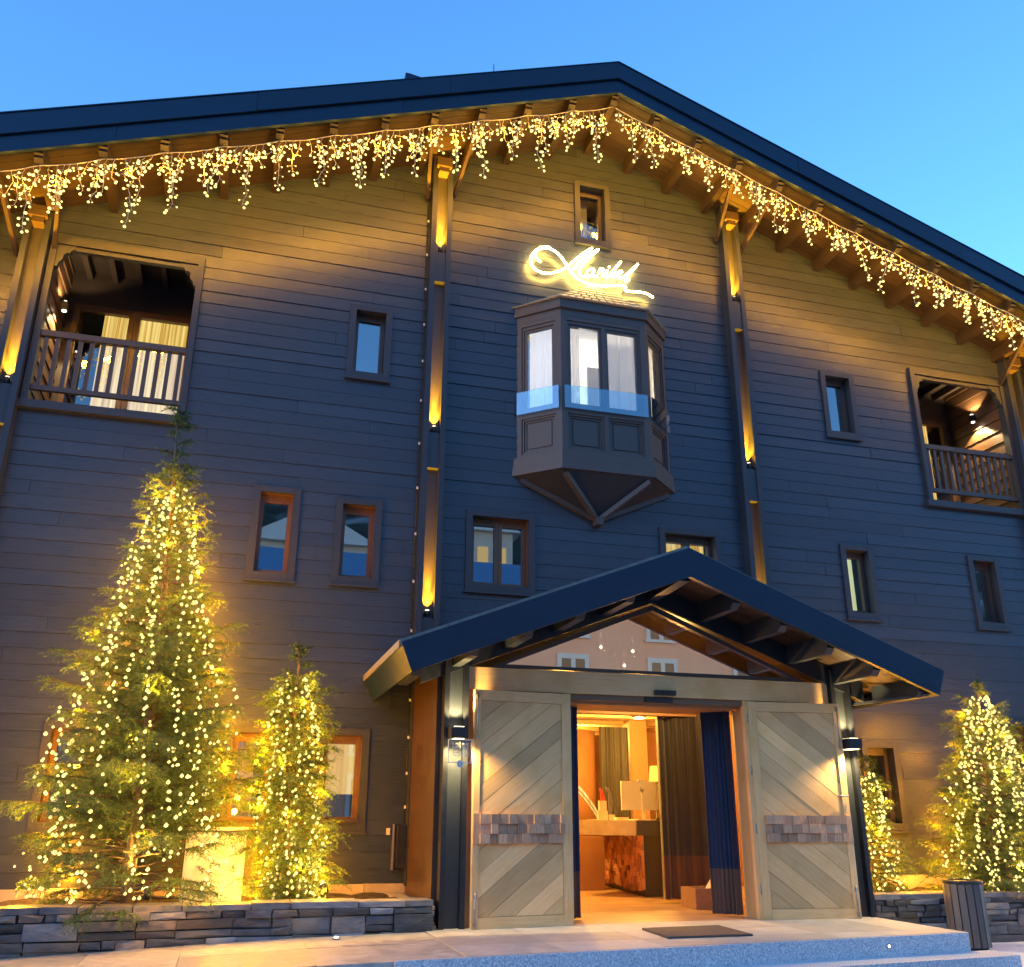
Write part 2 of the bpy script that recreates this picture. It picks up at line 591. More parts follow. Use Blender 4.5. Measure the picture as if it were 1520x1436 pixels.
# ------------------------------------------------------------------ siding
def siding():
    holes = []
    for w in WINS:
        holes.append((w[0] + .03, w[1] - .03, w[2] + .03, w[3] - .03))
    for b in BALC:
        holes.append((b[0] - .0, b[1] + .0, b[2] - .02, b[3] + .02))
    holes.append(DOORHOLE)
    holes.append((3.42, 5.29, 6.12, 8.02))
    for p in PILLARS:
        holes.append((p - .12, p + .12, .85, 14))
    mb = MB()
    z = .84
    rows = []
    while z < 11.5:
        h = .172
        rows.append((z, z + h))
        z += h
    for (z0, z1) in rows:
        cuts = {z0, z1}
        for h in holes:
            for c in (h[2], h[3]):
                if z0 < c < z1:
                    cuts.add(c)
        cuts = sorted(cuts)
        # random board joints for the row
        js = []
        x = XL + rnd(.5, 5)
        while x < XR:
            js.append(x)
            x += rnd(3.4, 6.0)
        segs = []
        prev = XL
        for j in js + [XR]:
            segs.append((prev, j - .003, rnd(.90, 1.10), rnd(-.0022, .0022), rnd(-.0025, .0025), (rnd(0, 30), rnd(0, 30))))
            prev = j
        for ca, cb in zip(cuts[:-1], cuts[1:]):
            zm = (ca + cb) / 2
            lim = 11.56 - ca                   # clip to the gable
            if lim <= 0:
                continue
            xa, xb = max(XL, X0 - lim / SLL), min(XR, X0 + lim / SLR)
            spans = [(xa, xb)]
            for h in holes:
                if h[2] <= zm <= h[3]:
                    ns = []
                    for (a, b) in spans:
                        if h[1] <= a or h[0] >= b:
                            ns.append((a, b))
                        else:
                            if h[0] > a:
                                ns.append((a, h[0]))
                            if h[1] < b:
                                ns.append((h[1], b))
                    spans = ns
            def yy(zv, tilt):
                k = (zv - z0) / (z1 - z0)
                return -.0145 * (1 - k) - .006 * k + tilt * (1 - 2 * k)
            for (a, b) in spans:
                for (s0, s1, tn, tl, dy, off) in segs:
                    p, q = max(a, s0), min(b, s1)
                    if q - p < .004:
                        continue
                    y0, y1 = yy(ca, tl) + dy, yy(cb, tl) + dy
                    mb.face([(p, y0, ca), (q, y0, ca), (q, y1, cb), (p, y1, cb)], tn, (1, 0, 0), off)
                    if ca == z0:
                        mb.face([(p, .01, ca + .001), (q, .01, ca + .001), (q, y0, ca), (p, y0, ca)], tn * .8, (1, 0, 0), off)
                    mb.face([(q, y0, ca), (q, .01, ca), (q, .01, cb), (q, y1, cb)], tn, (0, 0, 1), off)
    return mb
build("cladding_wall", siding(), "siding", hotel)

# backing, sides and rear of the building body (closed, so no sky shows through it)
mb = MB()
mb.box(XL, XL + .2, .03, 13.8, .2, 7.6)
mb.box(XR - .2, XR, .03, 13.8, .2, 7.6)
mb.prism([(XL, .2), (XR, .2), (XR, 7.4), (X0, 11.5), (XL, 7.4)], 'y', 13.8, 14.0)
build("rear_wall", mb, "siding", hotel)

# stone plinth along the foot of the wall
for (a, b) in ((XL, 1.98), (6.80, XR)):
    mb = MB()
    x = a
    while x < b - .05:
        w = min(rnd(.7, 1.3), b - x)
        if b - x - w < .3:
            w = b - x
        mb.box(x + .003, x + w - .003, -.06, .04, .3, .86 + rnd(-.006, .006), rnd(.85, 1.12))
        x += w
    build("wall_base", mb, "plinth", hotel, bevel=.006)

# ------------------------------------------------------------------ main roof
def chevron(top, thick, half, slope=None, xc=X0):
    sa, sb = (SLL, SLR) if slope is None else (slope, slope)
    return [(xc - half, top - sa * half), (xc, top), (xc + half, top - sb * half),
            (xc + half, top - sb * half - thick), (xc, top - thick), (xc - half, top - sa * half - thick)]
def chev_prism(mb, top, thick, half, y0, y1, slope=None, xc=X0, tint=1.0):
    P = chevron(top, thick, half, slope, xc)
    mb.prism([P[0], P[1], P[4], P[5]], 'y', y0, y1, tint)
    mb.prism([P[1], P[2], P[3], P[4]], 'y', y0, y1, tint)
mb = MB()
chev_prism(mb, 11.815, .12, 12.3, -1.232, 14.3)
roof = build("roof", mb, "fascia_metal", hotel)
def fascia_run(top, thick, y0, y1, seed, ln):
    mb = MB()
    rg = random.Random(seed)
    for sg in (-1, 1):
        u = 0.0
        while u < 12.4:
            w = min(ln * rg.uniform(.9, 1.1), 12.4 - u)
            a, b = u + (.002 if u else 0), u + w - .002
            o = rg.uniform(-.003, .003)
            q = SLL if sg < 0 else SLR
            P = [(X0 + sg * a, top - q * a), (X0 + sg * b, top - q * b), (X0 + sg * b, top - thick - q * b), (X0 + sg * a, top - thick - q * a)]
            mb.prism(P, 'y', y0 + o, y1, rg.uniform(.86, 1.14))
            u += w
    return mb
build("fascia", fascia_run(11.842, .285, -1.325, -1.242, 4, 2.6), "fascia_metal", roof)
mb = MB()
chev_prism(mb, 11.858, .015, 12.42, -1.335, -1.15)
build("drip_edge", mb, "fascia_metal", roof)
build("lower_fascia", fascia_run(11.548, .218, -1.288, -1.240, 9, 3.1), "fascia_metal", roof)
mb = MB()   # dark joint between the two boards
chev_prism(mb, 11.57, .05, 12.35, -1.27, -1.237)
build("fascia_joint", mb, "steel_black", roof)
mb = MB()   # boarded soffit: planks across the overhang
for sgn in (-1, 1):
    n = 10
    for i in range(n):
        y0 = -1.236 + i * 1.27 / n
        y1 = y0 + 1.27 / n - .006
        q = SLL if sgn < 0 else SLR
        P = [(X0, 11.43 + .05), (X0 + sgn * 12.2, 11.48 - q * 12.2), (X0 + sgn * 12.2, 11.43 - q * 12.2), (X0, 11.43)]
        mb.prism(P, 'y', y0, y1, rnd(.75, 1.2), (1, 0, -sgn * q))
build("soffit", mb, "eave_wood", roof)
# outrigger beams with carved tails
for k in range(-13, 14):
    x = X0 - .02 + k * .651
    if not (-4.6 < x < 12.8):
        continue
    zt = soffit(x) + .03
    zb = soffit(x) - .185
    prof = [(.0, zt), (-1.225, zt), (-1.225, zt - .10), (-1.215, zt - .115), (-1.215, zt - .135), (-1.18, zt - .15),
            (-1.18, zt - .175), (-1.12, zb + .01), (-1.09, zb), (0, zb)]
    mb = MB()
    mb.prism(prof, 'x', x - .048, x + .048, rnd(.75, 1.15), (0, 1, 0))
    build("outrigger_beam", mb, "eave_wood", roof, bevel=.004)
# roof hatch hump on the left slope
mb = MB()
mb.prism([(1.30, 10.60), (1.30, 10.83), (1.36, 10.83), (1.55, 10.80), (1.62, 10.70)], 'y', -1.32, -.4)
build("vent_cowl", mb, "fascia_metal", roof)

# ------------------------------------------------------------------ facade pillars
for i, px in enumerate(PILLARS):
    zt = soffit(px) + .05
    mb = MB()
    mb.box(px - .145, px - .075, -.17, .02, .84, zt, 1.0, (0, 0, 1))
    mb.box(px + .075, px + .145, -.17, .02, .84, zt, 1.0, (0, 0, 1))
    pil = build("pillar", mb, "pillar_steel", hotel, bevel=.004)
    mb = MB()
    mb.box(px - .074, px + .074, -.065, .02, .84, zt, 1.0, (0, 0, 1))
    build("web_panel", mb, "web_wood", pil)
    for (b0, b1) in ((8.48, 8.94), (5.74, 6.22), (3.28, 3.80)):
        if b1 > zt - .5:
            continue
        mb = MB()
        mb.box(px - .073, px + .073, -.15, -.066, b0, b1, 1.0, (0, 0, 1))
        build("spacer_block", mb, "pillar_steel", pil, bevel=.003)
    # capital and struts under the eave
    mb = MB()
    mb.box(px - .11, px + .11, -.26, .0, zt - .30, zt - .16)
    mb.box(px - .07, px + .07, -.22, .0, zt - .37, zt - .301)
    build("capital", mb, "eave_wood", pil, bevel=.006)
    for sg in (-1, 1):
        mb = MB()
        mb.beam((px + sg * .20, -.05, soffit(px + sg * .2) - .62), (px + sg * .30, -.80, soffit(px + sg * .30) - .15), .045, .07)
        build("strut", mb, "eave_wood", pil)

# ------------------------------------------------------------------ windows
def wave_sheet(mb, xa, ya, xb, yb, z0, z1, amp, waves, n=40, tint=1.0, flare=0.0, jit=.3, seed=0):
    rg = random.Random(seed)
    ph = rg.uniform(0, 6)
    d = Vector((xb - xa, yb - ya))
    L = d.length
    d /= L
    nn = Vector((-d.y, d.x))
    kk = [rg.uniform(.7, 1.3) for _ in range(5)]
    nz = 5
    grid = []
    for j in range(nz + 1):
        v = j / nz
        row = []
        for i in range(n + 1):
            u = i / n
            w = 2 * math.pi * waves * u
            a = amp * (.6 + .4 * math.sin(3 * u * kk[0] + ph)) * (1 + flare * (1 - v))
            o = a * math.sin(w + ph + .8 * math.sin(2 * math.pi * u * kk[1] * 2) + .25 * math.sin(3 * v + ph)) + a * .35 * math.sin(2.3 * w * kk[2] + ph)
            p = Vector((xa, ya)) + d * (L * u) + nn * o
            row.append((p.x, p.y, z0 + (z1 - z0) * v))
        grid.append(row)
    n0 = len(mb.v)
    for r in grid:
        mb.v.extend(r)
    for j in range(nz):
        for i in range(n):
            a = n0 + j * (n + 1) + i
            q = [a, a + 1, a + n + 2, a + n + 1]
            mb.f.append(q)
            mb._attr([mb.v[t] for t in q], tint, (0, 0, 1), None, True)

def window(i, w):
    x0, x1, z0, z1, n, kind = w
    ix0, ix1, iz0, iz1 = x0 + .085, x1 - .085, z0 + .11, z1 - .075
    warm = z0 < 2 and x0 < 3
    mb = MB()
    T = -.042
    mb.box(x0, ix0, T, .02, z0, z1, rnd(.9, 1.1), (0, 0, 1))
    mb.box(ix1, x1, T, .02, z0, z1, rnd(.9, 1.1), (0, 0, 1))
    mb.box(ix0, ix1, T + .002, .02, iz1, z1, rnd(.9, 1.1), (1, 0, 0))
    mb.box(ix0, ix1, T + .002, .02, z0, iz0, rnd(.9, 1.1), (1, 0, 0))
    mb.box(x0 - .02, x1 + .02, T - .022, T + .004, z0 - .012, z0 + .014, 1.0, (1, 0, 0))
    win = build("window", mb, "trim", hotel, bevel=.004)
    mb = MB()   # reveal lining
    D = .20
    mb.box(ix0 - .03, ix0, .021, D, iz0, iz1, .9, (0, 0, 1))
    mb.box(ix1, ix1 + .03, .021, D, iz0, iz1, .9, (0, 0, 1))
    mb.box(ix0 - .03, ix1 + .03, .021, D, iz1, iz1 + .03, .9, (1, 0, 0))
    mb.box(ix0 - .03, ix1 + .03, .021, D, iz0 - .03, iz0, .9, (1, 0, 0))
    build("reveal", mb, "frame_wood" if z0 < 6 and x0 < 4 else "trim", win)
    fm = MB()
    gl = MB()
    fw = .05
    spans = [(ix0, ix1)] if n == 1 else [(ix0, (ix0 + ix1) / 2), ((ix0 + ix1) / 2, ix1)]
    for (a, b) in spans:
        a2, b2 = a + .002, b - .002
        fm.box(a2, a2 + fw, .10, .17, iz0 + .002, iz1 - .002, 1.0, (0, 0, 1))
        fm.box(b2 - fw, b2, .10, .17, iz0 + .002, iz1 - .002, 1.0, (0, 0, 1))
        fm.box(a2 + fw, b2 - fw, .10, .17, iz1 - .09, iz1 - .002, 1.0, (1, 0, 0))
        fm.box(a2 + fw, b2 - fw, .10, .17, iz0 + .002, iz0 + .055, 1.0, (1, 0, 0))
        ry = random.Random(i).uniform(-.006, .006)
        gl.face([(a2 + fw, .135, iz0 + .055), (b2 - fw, .135 + ry, iz0 + .055), (b2 - fw, .135 + ry, iz1 - .09), (a2 + fw, .135, iz1 - .09)])
    build("window_frame", fm, "frame_wood" if z0 < 6 and x0 < 4 else "dark_frame", win, bevel=.004)
    build("pane", gl, "window_glass", win)
    if kind in ('sheer', 'curtain', 'pale', 'warm', 'dim'):
        cm = MB()
        full = kind in ('curtain', 'warm', 'dim')
        xb = ix1 if full else ix0 + (ix1 - ix0) * (.86 if kind == 'pale' else .62)
        wave_sheet(cm, ix0 + .01, .30, xb - .01, .30, iz0 + (.30 if kind == 'curtain' else 0), iz1, .02, 5 * n, 40, seed=i)
        build("curtain", cm, {'sheer': 'sheer', 'curtain': 'lit_dim', 'pale': 'lit_pale', 'warm': 'lit_curtain', 'dim': 'lit_dim'}[kind], win)
    if kind == 'curtain':   # the deep sill behind the low window
        sm = MB()
        sm.box(ix0 + .002, ix1 - .002, -.10, .099, iz0 + .001, iz0 + .03, .6, (1, 0, 0))
        build("sill", sm, "dark_frame", win)
    return win
for i, w in enumerate(WINS):
    window(i, w)

# ------------------------------------------------------------------ balconies
def balcony(idx, b):
    x0, x1, z0, z1 = b
    D = 1.2
    lamps = []
    mb = MB()
    t = .075
    mb.box(x0 - .0, x0 + t, -.07, .05, z0, z1 + .05, 1.0, (0, 0, 1))
    mb.box(x1 - t, x1, -.07, .05, z0, z1 + .05, 1.0, (0, 0, 1))
    mb.box(x0 + t, x1 - t, -.072, .05, z1 - .06, z1 + .05, 1.0, (1, 0, 0))
    mb.box(x0 - .04, x1 + .04, -.085, .05, z0 - .10, z0 - .003, 1.0, (1, 0, 0))
    bal = build("balcony", mb, "trim", hotel, bevel=.005)
    # recess: floor, boarded sides, back, ceiling
    mb = MB()
    mb.box(x0 - .1, x1 + .1, .051, D + .1, z0 - .1, z0 + .02, 1.0, (1, 0, 0))
    build("balcony_floor", mb, "trim", bal)
    for sx, xx in ((1, x0 + .03), (-1, x1 - .03)):
        mb = MB()
        z = z0 + .02
        while z < z1 + .3:
            h = .2
            mb.hexa([(xx - sx * .05, .051, z), (xx + sx * .012, .051, z), (xx + sx * .012, D, z), (xx - sx * .05, D, z),
                     (xx - sx * .05, .051, z + h - .004), (xx - sx * .004, .051, z + h - .004), (xx - sx * .004, D, z + h - .004), (xx - sx * .05, D, z + h - .004)],
                    rnd(.9, 1.25), (0, 1, 0))
            z += h
        build("side_wall", mb, "frame_wood", bal)
    mb = MB()
    ztop = z1 + .32
    mb.box(x0 - .1, x1 + .1, .02, D + .1, ztop, ztop + .06, .7, (0, 1, 0))
    build("balcony_ceiling", mb, "dark_frame", bal)
    for k in range(5):
        xx = x0 + .25 + k * (x1 - x0 - .5) / 4
        mb = MB()
        mb.box(xx - .035, xx + .035, .05, D, ztop - .11, ztop - .001, .9, (0, 1, 0))
        build("ceiling_beam", mb, "dark_frame", bal)
    # back wall with sliding doors
    dx0, dx1, dz0, dz1 = x0 + .12, x1 - .14, z0 + .06, z1 - .19
    mid = (dx0 + dx1) / 2
    mb = MB()
    mb.box(x0 - .1, dx0, D, D + .1, z0, ztop, .8, (0, 0, 1))
    mb.box(dx1, x1 + .1, D, D + .1, z0, ztop, .8, (0, 0, 1))
    mb.box(dx0, dx1, D, D + .1, dz1, ztop, .8, (1, 0, 0))
    build("back_wall", mb, "dark_frame", bal)
    for (a, c) in ((dx0 + .003, mid - .002), (mid + .002, dx1 - .003)):
        mb = MB()
        mb.box(a, a + .07, D - .03, D + .05, dz0, dz1 - .002, 1.0, (0, 0, 1))
        mb.box(c - .07, c, D - .03, D + .05, dz0, dz1 - .002, 1.0, (0, 0, 1))
        mb.box(a + .07, c - .07, D - .03, D + .05, dz1 - .09, dz1 - .002, 1.0, (1, 0, 0))
        mb.box(a + .07, c - .07, D - .03, D + .05, dz0, dz0 + .08, 1.0, (1, 0, 0))
        dr = build("balcony_door", mb, "frame_wood", bal, bevel=.004)
        mb = MB()
        mb.face([(a + .07, D, dz0 + .08), (c - .07, D, dz0 + .08), (c - .07, D, dz1 - .09), (a + .07, D, dz1 - .09)])
        build("pane", mb, "bay_glass", dr)
        mb = MB()
        s0 = a + (.36 if (idx == 0 and a < mid - .1) else 0)
        e0 = c if not (idx == 1 and a > mid - .1) else a + .52
        wave_sheet(mb, s0, D + .14, e0, D + .14, dz0 + .02, dz1 - .02, .022, 7, 60, seed=idx * 3 + 1)
        build("curtain", mb, "lit_curtain", dr)
        if a > mid - .1:
            mb = MB()
            mb.box(c - .05, c - .02, D - .055, D - .031, z0 + .90, z0 + 1.08)
            build("handle", mb, "steel_grey", dr, bevel=.003)
    # rail, lower rail, balusters
    zr = 7.0
    mb = MB()
    mb.box(x0 + t + .001, x1 - t - .001, -.045, .035, zr - .045, zr + .03, 1.0, (1, 0, 0))
    rail = build("railing", mb, "dark_frame", bal, bevel=.006)
    mb = MB()
    mb.box(x0 + t + .001, x1 - t - .001, -.03, .025, 6.25, 6.31, 1.0, (1, 0, 0))
    build("lower_rail", mb, "dark_frame", rail, bevel=.004)
    n = 13
    for k in range(n):
        xx = x0 + t + .07 + k * (x1 - x0 - 2 * t - .14) / (n - 1)
        mb = MB()
        mb.box(xx - .023, xx + .023, -.024, .018, 6.311, zr - .046, rnd(.9, 1.1), (0, 0, 1))
        build("baluster", mb, "dark_frame", rail)
    # carved brackets under the head beam
    for sx, xx in ((1, x0 + t), (-1, x1 - t)):
        P = [(0, z1 - .062), (0, z1 - .37), (.03, z1 - .37), (.04, z1 - .31), (.07, z1 - .285), (.085, z1 - .24), (.08, z1 - .20),
             (.115, z1 - .165), (.15, z1 - .165), (.165, z1 - .13), (.20, z1 - .115), (.225, z1 - .062)]
        P = [(xx + sx * p[0], p[1]) for p in P]
        mb = MB()
        mb.prism(P, 'y', -.05, .03, 1.0, (1, 0, 0))
        build("bracket", mb, "trim", bal, bevel=.004)
    mb = MB()
    mb.box(x0 + t, x1 - t, -.04, .03, z1 - .12, z1 - .063, 1.0, (1, 0, 0))
    build("head_beam", mb, "trim", bal)
    return bal
for i, b in enumerate(BALC):
    balcony(i, b)

# ------------------------------------------------------------------ bay window (oriel)
OX = 4.355
def oriel():
    zt, zb = 8.28, 6.04
    F, Wl, D = .63, 1.13, .46      # half width front, half width at wall, depth
    top = MB()
    bay_pts = [(OX - Wl, 0), (OX - F, -D), (OX + F, -D), (OX + Wl, 0)]
    def poly(off):
        s = math.hypot(Wl - F, D)
        return [(OX - Wl - off * 1.05, .0), (OX - F - off * .42, -D - off), (OX + F + off * .42, -D - off), (OX + Wl + off * 1.05, .0)]
    # head board and base band
    top.prism(poly(.0), 'z', 8.06, zt)
    top.prism(poly(.035), 'z', 8.17, zt + .03)
    bay = build("bay_window", top, "bay_wood", hotel, bevel=.004)
    mb = MB()
    mb.prism(poly(.045), 'z', 5.90, zb)
    build("base_board", mb, "bay_wood", bay, bevel=.006)
    mb = MB()
    mb.prism(poly(.06), 'z', 5.79, 5.897)
    build("base_board", mb, "bay_wood", bay, bevel=.006)
    # roof: hipped slate cap
    mb = MB()
    P = [(p[0], p[1], zt + .035) for p in poly(.075)]
    ap = (OX - .0, -.0, 8.91)
    for i in range(3):
        a, b = Vector(P[i]), Vector(P[i + 1])
        A = Vector(ap)
        n = 7
        for k in range(n):
            u0, u1 = k / n, (k + 1) / n
            l0, r0 = a.lerp(A, u0), b.lerp(A, u0)
            l1, r1 = a.lerp(A, u1), b.lerp(A, u1)
            up = Vector((0, 0, .014))
            m = max(1, int((r0 - l0).length / .12))
            for q in range(m):
                w0, w1 = q / m, (q + 1) / m
                mb.face([l0.lerp(r0, w0) + up, l0.lerp(r0, w1 - .02) + up, l1.lerp(r1, w1 - .02), l1.lerp(r1, w0)], rnd(.75, 1.2))
            mb.face([l0, r0, r0 + up, l0 + up], .7)
    mb.face([Vector(P[0]), Vector(P[1]), Vector(P[2]), Vector(P[3])])
    build("roof", mb, "cedar_shingle", bay)
    # facets: frame members, panes, panels
    fac = [(bay_pts[0], bay_pts[1], 1), (bay_pts[1], bay_pts[2], 2), (bay_pts[2], bay_pts[3], 1)]
    for fi, (a, b, n) in enumerate(fac):
        A, B = Vector((a[0], a[1], 0)), Vector((b[0], b[1], 0))
        d = (B - A).normalized()
        nrm = Vector((d.y, -d.x, 0))
        L = (B - A).length
        def P3(u, z, o):
            q = A + d * u + nrm * o
            return (q.x, q.y, z)
        def fbox(mb, u0, u1, za, zc, o0, o1, tint=1.0):
            mb.hexa([P3(u0, za, o1), P3(u1, za, o1), P3(u1, za, o0), P3(u0, za, o0),
                     P3(u0, zc, o1), P3(u1, zc, o1), P3(u1, zc, o0), P3(u0, zc, o0)], tint)
        mb = MB()
        e = .085
        fbox(mb, 0.0, e, zb, 8.06, -.08, .0)
        fbox(mb, L - e, L, zb, 8.06, -.08, .0)
        fbox(mb, e, L - e, 6.60, 6.70, -.08, -.003)      # transom between panel and glass
        fbox(mb, e, L - e, zb, zb + .045, -.08, -.003)
        fbox(mb, e, L - e, 8.0, 8.06, -.08, -.003)
        if n == 2:
            fbox(mb, L / 2 - .03, L / 2 + .03, zb + .045, 6.60, -.08, -.002)
        fr = build("bay_frame", mb, "bay_wood", bay, bevel=.005)
        w = (L - 2 * e) / n
        for k in range(n):
            u0, u1 = e + k * w, e + (k + 1) * w
            mb = MB()                                        # casement with stepped moulding
            for (m0, m1, o) in ((.0, .03, -.018), (.03, .065, -.034)):
                fbox(mb, u0 + m0, u0 + m1, 6.70 + m0, 8.0 - m0, -.08, o)
                fbox(mb, u1 - m1, u1 - m0, 6.70 + m0, 8.0 - m0, -.08, o)
                fbox(mb, u0 + m1, u1 - m1, 6.70 + m0, 6.70 + m1, -.08, o)
                fbox(mb, u0 + m1, u1 - m1, 8.0 - m1 - .02, 8.0 - m0, -.08, o)
            build("casement", mb, "bay_wood", bay, bevel=.003)
            mb = MB()
            mb.face([P3(u0 + .065, 6.765, -.05), P3(u1 - .065, 6.765, -.05), P3(u1 - .065, 7.92, -.05), P3(u0 + .065, 7.92, -.05)])
            build("pane", mb, "bay_glass", bay)
            # lower panel: raised field in a stepped frame
            p0, p1 = (u0 + (.03 if n == 2 and k == 1 else 0)), (u1 - (.03 if n == 2 and k == 0 else 0))
            mb = MB()
            for (m0, m1, o) in ((.0, .028, -.02), (.028, .055, -.04)):
                za, zc = zb + .045, 6.60
                fbox(mb, p0 + m0, p0 + m1, za + m0, zc - m0, -.08, o)
                fbox(mb, p1 - m1, p1 - m0, za + m0, zc - m0, -.08, o)
                fbox(mb, p0 + m1, p1 - m1, za + m0, za + m1, -.08, o)
                fbox(mb, p0 + m1, p1 - m1, zc - m1, zc - m0, -.08, o)
            fbox(mb, p0 + .055, p1 - .055, zb + .10, 6.545, -.08, -.055)
            fbox(mb, p0 + .085, p1 - .085, zb + .13, 6.515, -.056, -.042)
            build("panel", mb, "bay_wood", bay, bevel=.003)
            mb = MB()
            q0, q1 = P3(u0 + .02, 0, -.17), P3(u1 - .02, 0, -.17)
            f0 = .0
            if fi == 1 and k == 0:
                q1 = P3(u0 + .24, 0, -.17)
            wave_sheet(mb, q0[0], q0[1], q1[0], q1[1], 6.66, 7.98, .018, 4, 30, seed=fi * 5 + k)
            build("curtain", mb, "sheer", bay)
        mb = MB()                                            # frameless glass guard
        fbox(mb, .03, L - .03, 6.66, 6.99, .030, .040)
        build("glass_guard", mb, "guard_glass", bay)
    # interior of the bay: pale ceiling and back so the curtains read
    mb = MB()
    mb.prism(poly(-.06), 'z', 7.99, 8.05)
    build("bay_ceiling", mb, "sheer_lining", bay)
    lamp("bay_room_lamp", 'POINT', (OX + .10, .75, 7.60), 62, (1.0, .86, .66), bay, .06)
    mb = MB()
    mb.box(OX + .02, OX + .32, .25, .28, 6.6, 7.7)
    build("wardrobe_door", mb, "cream", bay)
    mb = MB()
    mb.box(3.20, 3.24, .06, 1.6, 6.05, 8.1); mb.box(5.50, 5.54, .06, 1.6, 6.05, 8.1); mb.box(3.241, 5.499, 1.56, 1.6, 6.05, 8.1)
    mb.box(3.20, 5.54, .06, 1.6, 8.101, 8.14); mb.box(3.20, 5.54, .06, 1.6, 6.01, 6.049)
    build("bay_room", mb, "sheer_lining", bay)
    # inverted pyramid underside with ribs
    tip = (OX - .01, -.05, 5.27)
    Q = [(p[0], p[1], 5.789) for p in poly(.02)]
    mb = MB()
    for i in range(3):
        mb.face([Q[i + 1], Q[i], tip], .8)
    mb.face([Q[0], Q[3], (Q[3][0], .02, 5.6), (tip[0], .02, 5.2), (Q[0][0], .02, 5.6)], .8)
    build("corbel", mb, "trim", bay)
    for q in Q:
        mb = MB()
        v = Vector(q)
        t = Vector(tip)
        mb.beam(v.lerp(t, .07) + Vector((0, -.01, -.012)), t + Vector((0, -.012, -.01)), .07, .06)
        build("corbel_rib", mb, "bay_wood", bay, bevel=.004)
    mb = MB()
    mb.box(tip[0] - .05, tip[0] + .05, tip[1] - .10, tip[1] + .05, 5.19, 5.29)
    build("corbel_tip", mb, "bay_wood", bay, bevel=.006)
oriel()

# ------------------------------------------------------------------ entrance porch
PF = -1.55
PSL = .383
def ptop(x):
    return 4.23 - PSL * abs(x - X0)
mb = MB()
chev_prism(mb, 4.26, .07, 3.0, -2.50, -.0, PSL)
proof = build("porch_roof", mb, "shingle", hotel)
mb = MB()
half = 2.95
def pf(t0, t1, h0, h1):   # front board with square-cut (perpendicular) ends
    for sg in (-1, 1):
        mb.prism([(X0, t0), (X0 + sg * h0, t0 - PSL * h0), (X0 + sg * h1, t1 - PSL * h1), (X0, t1)], 'y', -2.56, -2.505)
pf(4.225, 3.915, 2.99, 2.88)
build("fascia", mb, "fascia_metal", proof, bevel=.004)
for sg in (-1, 1):
    mb = MB()
    a, b = (X0 + sg * 2.99, 4.225 - PSL * 2.99), (X0 + sg * 2.88, 3.915 - PSL * 2.88)
    P = [a, b, (b[0] - sg * .05, b[1] + .02), (a[0] - sg * .05, a[1] + .02)]
    mb.prism(P, 'y', -2.504, -.01)
    build("eave_board", mb, "fascia_metal", proof)
mb = MB()
for sg in (-1, 1):
    n = 12
    for i in range(n):
        y0 = -2.50 + i * 2.47 / n
        P = [(X0, 4.10), (X0 + sg * 2.93, 4.10 - PSL * 2.93), (X0 + sg * 2.93, 4.07 - PSL * 2.93), (X0, 4.07)]
        mb.prism(P, 'y', y0, y0 + 2.47 / n - .005, rnd(.7, 1.15), (1, 0, -sg * PSL))
build("soffit", mb, "porch_panel", proof)
for k in range(1, 6):
    for sg in (-1, 1):
        x = X0 + sg * (.05 + k * .55)
        z = 4.07 - PSL * abs(x - X0)
        mb = MB()
        mb.prism([(-2.40, z + .02), (-2.40, z - .13), (-2.34, z - .19), (-1.60, z - .19), (-1.60, z + .02)], 'x', x - .045, x + .045, 1.0, (0, 1, 0))
        build("purlin", mb, "pillar_steel", proof, bevel=.004)
mb = MB()
mb.prism([(-2.42, 4.09), (-2.42, 3.90), (-1.60, 3.86), (-1.60, 4.09)], 'x', X0 - .06, X0 + .06, 1.0, (0, 1, 0))
build("purlin", mb, "pillar_steel", proof, bevel=.004)
mb = MB()     # dark raking beam over the glass
for sg in (-1, 1):
    mb.prism([(X0, 4.065), (X0 + sg * 2.62, 4.065 - PSL * 2.62), (X0 + sg * 2.62, 3.84 - PSL * 2.62), (X0, 3.84)], 'y', PF - .07, PF + .08, 1.0, (1, 0, -sg * PSL))
build("raking_beam", mb, "steel_black", proof, bevel=.004)
for sg in (1,):   # thin steel braces at the right eave
    for (a, b) in (((6.82, -1.50, 2.80), (7.22, -2.42, 2.83)), ((6.82, -1.46, 2.80), (7.22, -.35, 2.83)), ((6.82, -1.48, 2.80), (7.2, -1.45, 2.9))):
        mb = MB()
        mb.beam(a, b, .03, .03)
        build("brace", mb, "steel_black", proof)

for x0, x1 in ((1.95, 2.0), (6.76, 6.81)):
    mb = MB()
    mb.prism([(PF + .05, .5), (-.03, .5), (-.03, ptop(x0) - .16), (PF + .05, ptop(x0) - .16)], 'x', x0, x1, 1.0, (0, 0, 1))
    build("porch_wall", mb, "porch_panel", hotel)
# steel posts (channel section) at the front corners
POSTS = [(2.00, 2.25), (6.54, 6.79)]
for (a, b) in POSTS:
    zt = ptop((a + b) / 2) - .17
    mb = MB()
    mb.box(a, a + .05, PF - .10, PF + .05, FLOOR - .02, zt)
    mb.box(b - .05, b, PF - .10, PF + .05, FLOOR - .02, zt)
    post = build("porch_post", mb, "steel_black", hotel, bevel=.003)
    mb = MB()
    mb.box(a + .051, b - .051, PF - .03, PF + .04, FLOOR - .02, zt)
    build("web_panel", mb, "pillar_steel", post)
